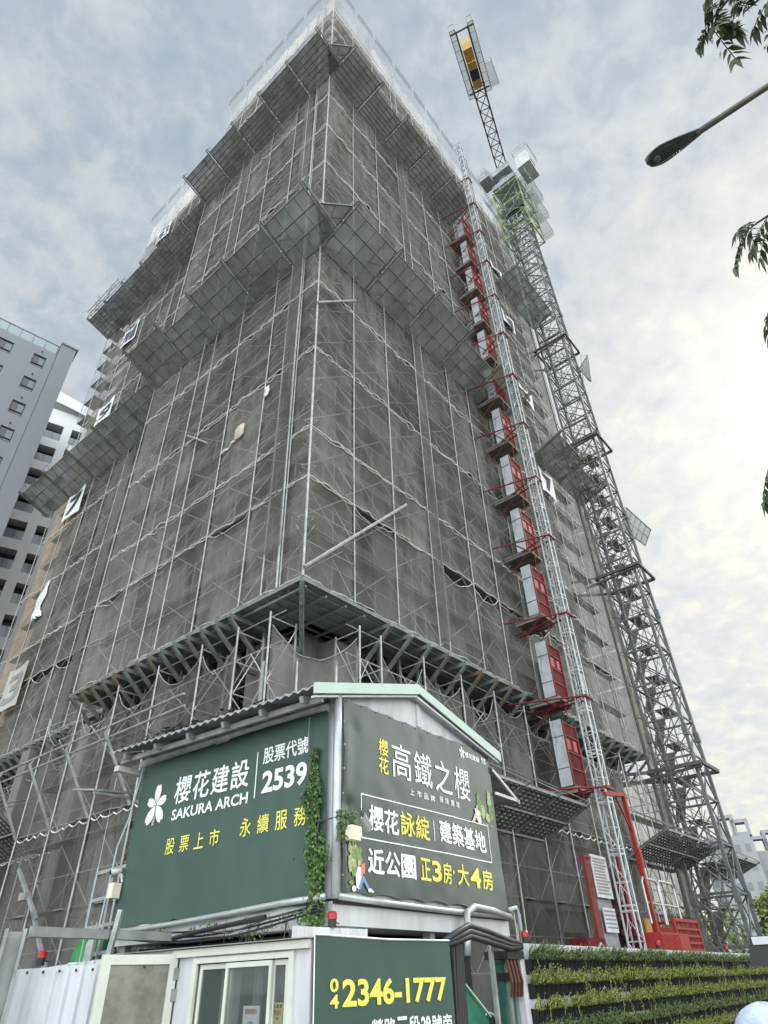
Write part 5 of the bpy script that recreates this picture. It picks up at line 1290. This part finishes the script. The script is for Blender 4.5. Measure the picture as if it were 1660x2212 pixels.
# ================================================================== green wall hoarding
T = thing('green_wall', 'pale hoarding covered with rows of planted black pockets', 'green wall', (8, 0, G), MG)
GWL = 24
m = MB(); m.box(0, GWL, .02, .1, G, 2.02); m.box(-.08, .0, -.02, .12, G, 2.03); m.build('hoarding_panel', WHITE, T)
m = MB()
for i in range(1, 13): m.box(i*1.9-.008, i*1.9+.008, .012, .019, G, 2.0)
m.build('panel_joint', GALVD, T)
rnd = random.Random(31)
POCK = M('felt_pocket', (.012, .013, .014), .95, var=.5, scale=20)
for r_ in range(8):
    zt = 1.85-.27*r_
    m = MB(); x = .12
    while x < GWL-.2:
        w = .145; dz = rnd.uniform(-.008, .008)
        m.grid(lambda u, v: (x+w*u, .015-.075*math.sin(math.pi*u)**.6*(.35+.65*v)-.0 , zt-.165+.165*v+dz-.012*math.sin(math.pi*u)*v), 6, 4)
        x += .15
    m.build('pocket_row', POCK, T)
    m = MB(); x = .12
    while x < 17:
        cw = .5+.5*noise.noise(Vector((x*1.1, r_*3.1, 0)))
        dens = int(17*(1 if x < 9 else .6))
        hgt = .16+.20*cw
        if noise.noise(Vector((x*2.3, r_*1.7, 5))) > .38: dens = 4
        for i in range(dens):
            px = x+rnd.uniform(0, .1); base = Vector((px, rnd.uniform(-.07, .0), zt-.02)); ln = hgt*rnd.uniform(.5, 1.1)
            d = Vector((rnd.uniform(-.6, .6), rnd.uniform(-.75, -.05), rnd.uniform(.25, 1))).normalized()
            tip = base+d*ln+Vector((0, -.02, -.03)); mid = base.lerp(tip, .5)+Vector((0, 0, .02)); sd_ = Vector((rnd.uniform(-1, 1), rnd.uniform(-.5, .5), 0)).normalized()*.010
            m.add([base-sd_*.4, base+sd_*.4, mid+sd_, tip, mid-sd_], [(0, 1, 2, 4), (4, 2, 3)])
            for k in range(5):
                q = base.lerp(tip, .3+.15*k); s3 = Vector((rnd.choice((-1, 1))*rnd.uniform(.5, 1), rnd.uniform(-.6, .1), rnd.uniform(-.2, .7)))*.034
                w3 = Vector((0, 0, .011)); m.add([q, q+s3*.5+w3, q+s3, q+s3*.5-w3], [(0, 1, 2, 3)])
        x += .1
    for i in range(24):      # stems trailing down over the pockets
        px = rnd.uniform(.2, 14); base = Vector((px, -.08, zt)); pts = [base, base+Vector((rnd.uniform(-.05, .05), -.05, .03)), base+Vector((rnd.uniform(-.1, .1), -.07, -.08)), base+Vector((rnd.uniform(-.12, .12), -.06, -.17))]
        m.tube(pts, .004, 3)
        for k in range(8):
            q = pts[1].lerp(pts[3], k/8); s3 = Vector((rnd.uniform(-1, 1), rnd.uniform(-.6, .1), rnd.uniform(-.6, .4)))*.035; w3 = Vector((0, 0, .010)); m.add([q, q+s3*.5+w3, q+s3, q+s3*.5-w3], [(0, 1, 2, 3)])
    pl = m.build('planting', LEAFL if r_ % 3 else M('fern_green_deep', (.10, .145, .04), .6, var=.55, scale=9), T); pl['kind'] = 'stuff'
copy_tree(b0, MG, (.32, .06, 2.021), 'red beacon at the near left end of the green wall')
copy_tree(b0, MG, (6.02, .06, 2.021), 'red beacon on the green wall in front of the red hoist cage')
copy_tree(b0, MG, (11.3, .06, 2.021), 'red beacon on the green wall in front of the crane mast foot')

# black box at the right edge, on its pole outside the picture
T = thing('signal_box', 'black box with a pale top edge at the right edge of the picture', 'box', pol(27.5, 4.0, G))
bc = pol(26.6, 4.0, 0); bd = Vector((math.cos(R_(26)), -math.sin(R_(26)), 0)); bn = Vector((bd.y, -bd.x, 0))
m = MB(); m.prism([bc-bd*.19+Vector((0, 0, 1.625)), bc+bd*.2+Vector((0, 0, 1.625)), bc+bd*.2+Vector((0, 0, 1.735)), bc-bd*.155+Vector((0, 0, 1.74))], bn*-.2); m.build('housing', BLACK, T)
m = MB(); m.prism([bc-bd*.15+bn*.004+Vector((0, 0, 1.705)), bc+bd*.2+bn*.004+Vector((0, 0, 1.705)), bc+bd*.2+bn*.004+Vector((0, 0, 1.733)), bc-bd*.15+bn*.004+Vector((0, 0, 1.736))], bn*.006); m.build('pale_edge', WHITE, T)
m = MB(); m.tube([bc+bd*.3+Vector((0, 0, G)), bc+bd*.3+Vector((0, 0, 1.9))], .04, 8); m.beam(bc+bd*.15+Vector((0, 0, 1.68)), bc+bd*.3+Vector((0, 0, 1.68)), .03); m.build('pole', GALVD, T)
m = MB(); p0 = pol(24.35, 27, 1.95); p1 = pol(25.3, 27.3, 1.95)
m.prism([p0, p1, p1+Vector((0, 0, .5)), p0+Vector((0, 0, .55))], (0, .03, 0)); m.prism([p0+Vector((0, -.03, .02)), p1+Vector((0, -.03, .02)), p1+Vector((0, -.03, .3)), p0+Vector((0, -.03, .26))], (0, .01, 0), 1)
m.box(p0.x, p0.x+.08, p0.y+.04, p0.y+.1, G, 2.4)
tag(m.build('site_sign', [WHITE, REDB]), 'red and white sign behind the end of the green wall', 'sign')

# ================================================================== street lamp
T = thing('street_lamp', 'dark cobra-head street lamp on a grey arm reaching in from the right', 'street lamp', (8.2, 1.6, G))
tip = Vector((3.98, 4.40, 11.0)); root = Vector((4.62, 4.02, 11.05)); hd = (root-tip).normalized(); hs = Vector((-hd.y, hd.x, 0)).normalized()
m = MB(); m.tube([root-hd*.05, Vector((5.36, 3.52, 11.12)), Vector((7.2, 2.3, 11.1)), Vector((8.0, 1.75, 10.6)), Vector((8.2, 1.6, 9.5)), Vector((8.2, 1.6, G))], .045, 10); m.build('pole', STEELG, T, smooth=True)
def wid(t): return .135*math.sqrt(max(0, 1-((.32-t)/.32)**2)) if t < .32 else .135-.10*((t-.32)/.68)**1.25
ln = (root-tip).length+.02
def HP(t, a, low):
    w = wid(t); c = tip+hd*ln*t; zc = (-.03 if low else .11)*math.sin(a)*(1-.45*t)
    return c+hs*w*math.cos(a)+Vector((0, 0, abs(zc) if not low else -abs(zc)))
m = MB(); m.grid(lambda u, v: HP(u, math.pi*v, False), 18, 10); m.grid(lambda u, v: HP(u, math.pi*v, True), 18, 6); m.build('head', M('lamp_housing', (.10, .105, .10), .5, .2, var=.2, scale=8), T, smooth=True)
m = MB(); m.tube([tip+hd*ln*t+hs*(wid(t)+.006) for t in [i/14 for i in range(15)]], .010, 5); m.tube([tip+hd*ln*t-hs*(wid(t)+.006) for t in [i/14 for i in range(15)]], .010, 5); m.build('rim', GALVD, T)
m = MB(); m.grid(lambda u, v: tip+hd*ln*(.07+.6*u)+hs*wid(.07+.6*u)*.78*math.cos(math.pi*v)+Vector((0, 0, -.032-.03*math.sin(math.pi*v)*math.sin(math.pi*u)**.5)), 12, 8)
m.build('lens', M('lamp_lens', (.05, .07, .065), .12, alpha=.85), T, smooth=True)
m = MB(); m.ball(tip+hd*.14+Vector((0, 0, -.05)), .05, .05, .02); m.build('bulb', M('bulb_grey', (.12, .15, .14), .3), T, smooth=True)

# ================================================================== street tree whose twigs hang in at the right
T = thing('street_tree', 'tree with drooping feathery leaves hanging in at the right edge', 'tree', (5.2, 1.2, G))
rnd = random.Random(77)
m = MB(); m.tube([(5.2, 1.2, G), (5.15, 1.25, 2), (5.0, 1.3, 4), (4.6, 1.4, 6)], .16, 10, r2=.07); m.build('trunk', BARK, T, smooth=True)
def leafl(m, p, d, sz):
    d = d.normalized(); n = Vector((rnd.uniform(-.5, .5), rnd.uniform(-.5, .5), 1)); w = d.cross(n).normalized()*sz*.16
    q = d+Vector((0, 0, -.35)); 
    m.add([p, p+d*sz*.3+w, p+d*sz*.62+w*.8, p+q*sz, p+d*sz*.62-w*.8, p+d*sz*.3-w], [(0, 1, 2, 3, 4, 5)])
def frond(mb, ml, p, d, ln_f, k=6, sz=.055):
    p = Vector(p); pts = [p]; cur = p; dd = Vector(d).normalized()
    for i in range(6): dd = (dd+Vector((0, 0, -.12))).normalized(); cur = cur+dd*ln_f/6; pts.append(cur)
    mb.tube(pts, .0022, 3)
    sdv = dd.cross(Vector((0, 0, 1))); 
    if sdv.length < .1: sdv = Vector((1, 0, 0))
    sdv.normalize()
    for i in range(1, 7):
        q = pts[i]
        for s in (-1, 1): leafl(ml, q, sdv*s*.8+dd*.55+Vector((0, 0, -.45+rnd.uniform(-.2, .2))), sz*rnd.uniform(.7, 1.15))
    leafl(ml, pts[-1], dd, sz)
mb, ml = MB(), MB()
def branch(pts, nf, spread, lf=.22, sz=.066):
    pts = [Vector(p) for p in pts]; mb.tube(pts, .010, 5, r2=.003)
    for i in range(nf):
        t = rnd.uniform(.25, 1)*(len(pts)-1); k = min(int(t), len(pts)-2); q = pts[k].lerp(pts[k+1], t-k); dr = (pts[k+1]-pts[k]).normalized()
        d = dr*.5+Vector((rnd.uniform(-1, 1), rnd.uniform(-1, 1), rnd.uniform(-1.1, -.1)))*spread; frond(mb, ml, q, d, lf*rnd.uniform(.7, 1.2), sz=sz)
def at(az_, sl_, d): return pol(az_, d, 1.6+sl_*d)
tr0 = Vector((4.9, 1.3, 4.6))
branch([tr0, at(66, 1.75, 1.95), at(60.5, 1.86, 1.82), at(57.6, 1.86, 1.75), at(56.2, 1.80, 1.72)], 9, .7)
branch([tr0, at(66, 1.62, 2.0), at(62.5, 1.74, 1.9), at(60.3, 1.76, 1.85)], 8, .7)
branch([tr0, at(66, 1.85, 1.9), at(63, 1.9, 1.8), at(61, 1.94, 1.75)], 13, .8)
branch([tr0, at(56, 1.25, 2.5), at(50.5, 1.16, 2.4), at(48.3, 1.165, 2.35), at(47.0, 1.165, 2.32)], 9, .65)
branch([tr0, at(56, 1.15, 2.5), at(51.5, 1.10, 2.42), at(49.2, 1.08, 2.4)], 7, .65)
branch([tr0, at(52, 1.08, 2.6), at(47.5, 1.0, 2.5), at(45.6, .96, 2.45)], 6, .55)
branch([tr0, at(50, .98, 2.6), at(45.5, .955, 2.5), at(44.0, .935, 2.45)], 6, .55)
branch([tr0, at(50, .8, 2.8), at(42, .68, 2.8), at(38.6, .655, 2.75)], 5, .5)
mb.build('branch', M('dark_twig', (.035, .03, .025), .8), T); ml.build('leaves', LEAFD, T)

# ================================================================== person at the bottom right, seen from behind
px = pol(23.75, 3.25, 0)
PX, PY = px.x, px.y
T = thing('person', 'person in a pale blue-white cap standing at the bottom right', 'person', (PX, PY, G))
fw = Vector((.35, .94, 0)).normalized(); sdp = Vector((fw.y, -fw.x, 0))
def PP_(a, b, z): return Vector((PX, PY, 0))+sdp*a+fw*b+Vector((0, 0, z*.978+G))
def skinmesh(name, verts, edges, radii, mat, root=0, sub=2):
    me = bpy.data.meshes.new(name); me.from_pydata([tuple(v-Vector((PX, PY, G))) for v in verts], edges, []); me.materials.append(mat)
    o = bpy.data.objects.new(name, me); COL.objects.link(o); o.parent = T
    sk = o.modifiers.new('Skin', 'SKIN'); sk.use_smooth_shade = True
    for i, r in enumerate(radii):
        d = me.skin_vertices[0].data[i]; d.radius = (r, r) if not isinstance(r, tuple) else r; d.use_root = (i == root)
    ss = o.modifiers.new('Sub', 'SUBSURF'); ss.levels = sub; ss.render_levels = sub
    bpy.context.view_layer.update()
    ev = o.evaluated_get(bpy.context.evaluated_depsgraph_get()); nm = bpy.data.meshes.new_from_object(ev); o.modifiers.clear(); o.data = nm
    nm.polygons.foreach_set('use_smooth', [True]*len(nm.polygons)); return o
SKIN = M('skin', (.50, .30, .21), .6, var=.08, scale=20)
V_, E_s, R_s = [], [], []
def jv(p, r, par=None):
    V_.append(p); R_s.append(r)
    if par is not None: E_s.append((par, len(V_)-1))
    return len(V_)-1
pel = jv(PP_(0, 0, .95), (.15, .11)); wst = jv(PP_(0, 0, 1.10), (.14, .10), pel); cht = jv(PP_(0, .01, 1.32), (.17, .12), wst); nk = jv(PP_(0, 0, 1.46), .06, cht); nk2 = jv(PP_(0, .01, 1.53), .055, nk); hd_ = jv(PP_(0, .02, 1.62), (.085, .095), nk2); hd2 = jv(PP_(0, .02, 1.69), (.075, .085), hd_)
for s in (-1, 1):
    sh = jv(PP_(.17*s, 0, 1.41), .06, cht); el_ = jv(PP_(.23*s, -.03, 1.12), .042, sh); wr_ = jv(PP_(.24*s, .08, .87), .028, el_); pm = jv(PP_(.24*s, .11, .80), (.035, .02), wr_)
    for k in range(4):
        f1 = jv(PP_((.212+.018*k)*s, .13+.004*k, .745), .0095, pm); f2 = jv(PP_((.212+.018*k)*s, .135, .70+.006*abs(k-1)), .0085, f1)
    th = jv(PP_(.21*s, .145, .79), .011, pm); jv(PP_(.20*s, .165, .755), .0095, th)
    hp = jv(PP_(.09*s, 0, .88), .085, pel); kn = jv(PP_(.10*s, .01, .48), .058, hp); an = jv(PP_(.10*s, -.01, .09), .038, kn); to = jv(PP_(.11*s, .14, .035), .03, an)
skinmesh('body', V_, E_s, R_s, SKIN)
vv = [PP_(0, 0, .93), PP_(0, 0, 1.12), PP_(0, .01, 1.33), PP_(0, 0, 1.45)]; ee = [(0, 1), (1, 2), (2, 3)]; rr = [(.165, .125), (.16, .12), (.195, .135), .07]
for s in (-1, 1): n0 = len(vv); vv += [PP_(.185*s, 0, 1.41), PP_(.225*s, -.02, 1.22)]; ee += [(2, n0), (n0, n0+1)]; rr += [.075, .062]
skinmesh('shirt', vv, ee, rr, M('shirt_blue', (.12, .16, .25), .8, var=.2, scale=6))
vv = [PP_(0, 0, .97)]; ee = []; rr = [(.17, .13)]
for s in (-1, 1): n0 = len(vv); vv += [PP_(.09*s, 0, .86), PP_(.10*s, .01, .48), PP_(.10*s, -.005, .12)]; ee += [(0, n0), (n0, n0+1), (n0+1, n0+2)]; rr += [.10, .075, .058]
skinmesh('trousers', vv, ee, rr, M('trousers_dark', (.03, .032, .04), .85))
m = MB()
for s in (-1, 1): m.ball(PP_(.11*s, .05, .05), .05, .13, .05, 12, 8)
m.build('shoes', BLACK, T, smooth=True)
m = MB(); c = PP_(0, .015, 1.655); m.ball(c, .098, .108, .085, 16, 10); m.build('hair', M('black_hair', (.012, .010, .009), .5, var=.3, scale=60), T, smooth=True)
m = MB()
for s in (-1, 1): m.ball(PP_(.032*s, .108, 1.63), .012, .008, .010, 8, 6)
m.build('eyes', TXW, T, smooth=True)
m = MB(); m.ball(PP_(0, .122, 1.605), .014, .018, .022, 8, 6)
for s in (-1, 1): m.ball(PP_(.092*s, .02, 1.615), .012, .02, .03, 8, 6)
m.box(0, .001, 0, .001, 0, .001) if False else None
m.build('nose_and_ears', SKIN, T, smooth=True)
m = MB(); m.beam(PP_(-.022, .112, 1.572), PP_(.022, .112, 1.572), .006, .01); m.build('lips', M('lips', (.42, .16, .14), .6), T)
m = MB(); cb_ = PP_(0, .01, 1.66)
def capf(u, v):
    a = 2*math.pi*u; b = .5*math.pi*v; w = 1+.015*math.sin(6*a)
    return cb_+sdp*(.120*w*math.cos(a)*math.cos(b)**.85)+fw*(.130*w*math.sin(a)*math.cos(b)**.85)+Vector((0, 0, -.02+.128*math.sin(b)**.9+.004*math.sin(3*a+2)))
m.grid(capf, 36, 12); m.build('cap', M('cap_cloth', (.46, .52, .68), .75, var=.22, scale=22, bump=.3, bscale=40), T, smooth=True)
m = MB(); m.grid(lambda u, v: cb_+sdp*(.10*math.cos(math.pi*u))*(1-.12*v)+fw*((.10+.09*v)*math.sin(math.pi*u)**.6+.02)+Vector((0, 0, -.012-.02*v)), 16, 5); m.build('cap_peak', MATS['cap_cloth'], T, smooth=True)
m = MB()
for k in range(4):
    a = R_(200+45*k); m.ball(cb_+sdp*.118*math.cos(a)*.72+fw*.128*math.sin(a)*.72+Vector((0, 0, .075)), .006, .006, .005, 6, 4)
m.build('cap_eyelet', M('eyelet_grey', (.2, .25, .3), .6), T)

# ================================================================== neighbouring buildings
def bframe(az_, d, ang): p = pol(az_, d, 0); return frame(p.x, p.y, ang)
# grey tiled tower block, left
MBk = bframe(-41.2, 48, R_(41.2))
T = thing('tiled_tower_block', 'grey tiled apartment tower with a glass roof railing at the left edge', 'building', (-6, 5, G), MBk)
TILE = M('grey_tiles', (.235, .245, .265), .8, var=.14, scale=22, bump=.1, bscale=8)
rows_ = [48.5-3.02*k for k in range(15)]
m = MB(); cols = [(.72, 1.78), (-2.15, -.95), (-5.4, -4.1), (-8.6, -7.4)]
xs = [-14] + sorted([c for ab in cols for c in ab]) + [2.45]
for i in range(0, len(xs), 2): m.box(xs[i], xs[i+1], 0, .35, G, 49.5)
for (a, b) in cols:
    zprev = 49.5
    for zt in rows_: m.box(a, b, 0, .35, zt, zprev); zprev = zt-1.45
    m.box(a, b, 0, .35, G, zprev)
m.box(-14, 2.45, .36, 14, G, 49.45); m.build('wall', TILE, T)
m = MB(); m.box(2.46, 3.75, -.35, 14, G, 50.75); m.box(2.4, 3.9, -.45, 14.1, 50.76, 50.95); m.build('corner_pier', TILE, T)
m = MB(); m.box(-14, -4.8, -.2, 6, 49.5, 51.6); m.build('parapet', TILE, T)
cnt2 = 0
for (a, b) in cols[:3]:
    for zt in rows_[:12]:
        f_ = MB()
        for (x0, x1, z0, z1) in ((a, a+.07, zt-1.45, zt), (b-.07, b, zt-1.45, zt), (a+.07, b-.07, zt-.07, zt), (a+.07, b-.07, zt-1.45, zt-1.37), (a+.07, b-.07, zt-1.1, zt-1.03)): f_.box(x0, x1, .04, .1, z0, z1)
        wo = f_.build('window', BLACK, T)
        g_ = MB(); g_.box(a+.07, (a+b)/2, .11, .13, zt-1.37, zt-.07); g_.build('pane', M('pane_brown', (.06, .05, .055), .25), wo)
        g_ = MB(); g_.box((a+b)/2+.003, b-.07, .13, .15, zt-1.37, zt-.07); g_.build('pane', M('pane_blue', (.13, .16, .20), .15), wo)
m = MB()
for i in range(7): m.box(2.3-1.05*i-.03, 2.3-1.05*i+.03, .02, .08, 49.5, 50.62)
m.box(-4.2, 2.4, .0, .1, 50.6, 50.68); m.build('railing', STEELG, T)
m = MB()
for i in range(6): m.box(2.26-1.05*i-.98, 2.26-1.05*i, .04, .06, 49.62, 50.58)
m.build('glass_panel', M('railing_glass', (.34, .41, .43), .15, alpha=.75), T)
m = MB()
for zt in rows_[:10]: m.ball((1.25, -.06, zt+.5), .07, .07, .07, 8, 5)
m.build('wall_vent', BLACK, T)
m = MB(); m.box(2.40, 2.452, -.03, -.002, G, 49.5); m.build('expansion_joint', STEELD, T)
# white balcony block behind
MBw = bframe(-36.0, 60, R_(33))
T = thing('balcony_block', 'white apartment block with deep dark balconies behind the grey tower', 'building', (0, 6, G), MBw)
WT = M('white_tiles', (.66, .67, .68), .7, var=.12, scale=14)
m = MB(); X = [-4.5, -.72, .90, 1.75, 2.75, 6]
zr = [51.55-3.22*k for k in range(16)]
for (a, b) in ((-4.5, -4.1), (-2.4, -.72), (.90, 1.75), (2.75, 6)): m.box(a, b, 0, 3, G, 53.6)
for (a, b) in ((-4.1, -2.4), (-.72, .90), (1.75, 2.75)):
    zp = 53.6
    for zt in zr: m.box(a, b, 0, 3, zt, zp); zp = zt-2.1
    m.box(a, b, 0, 3, G, zp)
m.box(-4.5, 6, 3.01, 14, G, 53.5); m.build('wall', WT, T)
m = MB(); m.grid(lambda u, v: (-4.6+10.5*u, -.4+3.4*v*0-.3*math.sin(math.pi*u), 56.6-2.9*u**1.2-(1.9-.9*u)*(1-v)), 20, 1)
m.grid(lambda u, v: (-4.6+10.5*u, -.4-.3*math.sin(math.pi*u)+10*v, 56.6-2.9*u**1.2), 20, 1); m.build('curved_parapet', WT, T)
for (a, b) in ((-4.1, -2.4), (-.72, .90), (1.75, 2.75)):
    for zt in zr[:14]:
        q = MB(); q.box(a+.01, b-.01, 1.2, 1.3, zt-2.09, zt-.01); bo = q.build('balcony_window', M('balcony_dark', (.035, .035, .038), .3), T)
        q = MB(); q.box(a+.02, (a+b)/2-.02, .12, .15, zt-2.09, zt-1.05); q.box((a+b)/2+.02, b-.02, .12, .15, zt-2.09, zt-1.05); q.build('glass_balustrade', M('balustrade_glass', (.16, .19, .22), .15), bo)
# pale blocks far off at the right
def far_block(azd, d, ang, w, dp, h, lab, col, nx, ztop, seed, crown=True):
    Mf = bframe(azd, d, R_(ang)); T = thing('distant_apartment_block', lab, 'building', (0, dp/2, G), Mf, 'hazy blocks in the distance')
    mt = M('far_wall_%s' % col[0], col[1], .9, var=.08, scale=.6)
    m = MB(); m.box(-w/2, w/2, 0, dp, G, h); m.build('wall', mt, T)
    if crown:
        m = MB()
        for i in range(3):
            x = -w/2+w*(i+.5)/3; hh = h+2.2+1.0*((i+seed) % 2)
            m.box(x-1.6, x-1.0, .2, 3, h+.01, hh); m.box(x+1.0, x+1.6, .2, 3, h+.01, hh); m.box(x-1.6, x+1.6, .2, 3, hh+.01, hh+.6)
        m.build('roof_arch', mt, T)
    fl = int(h/3.1); k = 0
    for i in range(nx):
        x = -w/2+w*(i+.5)/nx
        for j in range(max(0, fl-9), fl):
            if k >= 90: break
            q = MB(); z = 1.2+3.1*j; q.box(x-.45, x+.45, -.04, -.01, z, z+1.3); q.build('window', M('far_window', (.20, .22, .24), .5), T); k += 1
far_block(25.1, 150, -28, 7, 14, 22.6, 'nearest hazy grey block left of the two with open roof arches', ('a', (.34, .35, .36)), 4, 0, 0)
far_block(26.9, 165, -20, 8, 14, 21.5, 'hazy block at the right edge with two open roof arches', ('b', (.30, .31, .33)), 5, 0, 1)
far_block(24.0, 175, -25, 6, 14, 26.0, 'hazy grey block close behind the crane mast', ('a', (.34, .35, .36)), 3, 0, 1, False)

# yellow green tree at the right edge and trees behind the hoist
def tree(azd, d, h, r, lab, seed, mat, nleaf=3500, sz=.28):
    p = pol(azd, d, 0); T = thing('bushy_tree', lab, 'tree', (p.x, p.y, G)); r_ = random.Random(seed)
    m = MB(); m.tube([(p.x, p.y, G), (p.x+.1, p.y, h*.45), (p.x-.1, p.y, h*.8)], .22, 8, r2=.06)
    for k in range(6):
        a = k*1.05; m.tube([(p.x, p.y, h*.4), (p.x+r*.6*math.cos(a), p.y+r*.6*math.sin(a), h*.72)], .07, 5, r2=.02)
    m.build('trunk', BARK, T)
    m = MB(); cl_ = [(r_.gauss(0, r*.42), r_.gauss(0, r*.42), h*.68+r_.gauss(0, h*.13), r*r_.uniform(.25, .45)) for _ in range(22)]
    for i in range(nleaf):
        c = r_.choice(cl_); v = Vector((r_.gauss(0, 1), r_.gauss(0, 1), r_.gauss(0, 1))).normalized()*c[3]*r_.uniform(.6, 1.05)
        leaf(m, (p.x+c[0]+v.x, p.y+c[1]+v.y, c[2]+v.z), sz*r_.uniform(.6, 1.3), r_, droop=False)
    m.build('crown', mat, T)
tree(27.3, 38, 4.9, 1.9, 'pale yellow green tree behind the end of the green wall', 4, M('tree_light', (.34, .42, .12), .6, var=.45, scale=3), 5200, .22)
tree(20.0, 60, 5.5, 4, 'green tree glimpsed between the legs of the crane mast', 9, LEAFT, 2500, .35)

# loose bits caught on the nets
m = MB(); m.grid(lambda u, v: fL(3.55+.55*u, .10+.10*math.sin(math.pi*u)*math.sin(math.pi*v), 18.25+.5*v+.1*math.sin(math.pi*u)*(2*v-1)), 10, 8); m.grid(lambda u, v: fL(4.1+.8*u, .06+.03*math.sin(9*u), 18.15+.12*v-.22*u+.05*math.sin(11*u)), 10, 3)
tag(m.build('cloth_scrap', M('stained_cloth', (.50, .44, .36), .85, var=.3, scale=6), fr=MT, smooth=True), 'round beige cloth scrap caught on the left face netting', 'cloth scrap')
m = MB(); m.grid(lambda u, v: fL(2.35+.22*u, .06+.02*math.sin(9*v), 19.5+.5*v), 4, 6)
tag(m.build('cloth_scrap', ROPE, fr=MT), 'small white scrap tied to a pole on the left face', 'cloth scrap')

for o in bpy.data.objects:
    if '_o' in o: del o['_o']
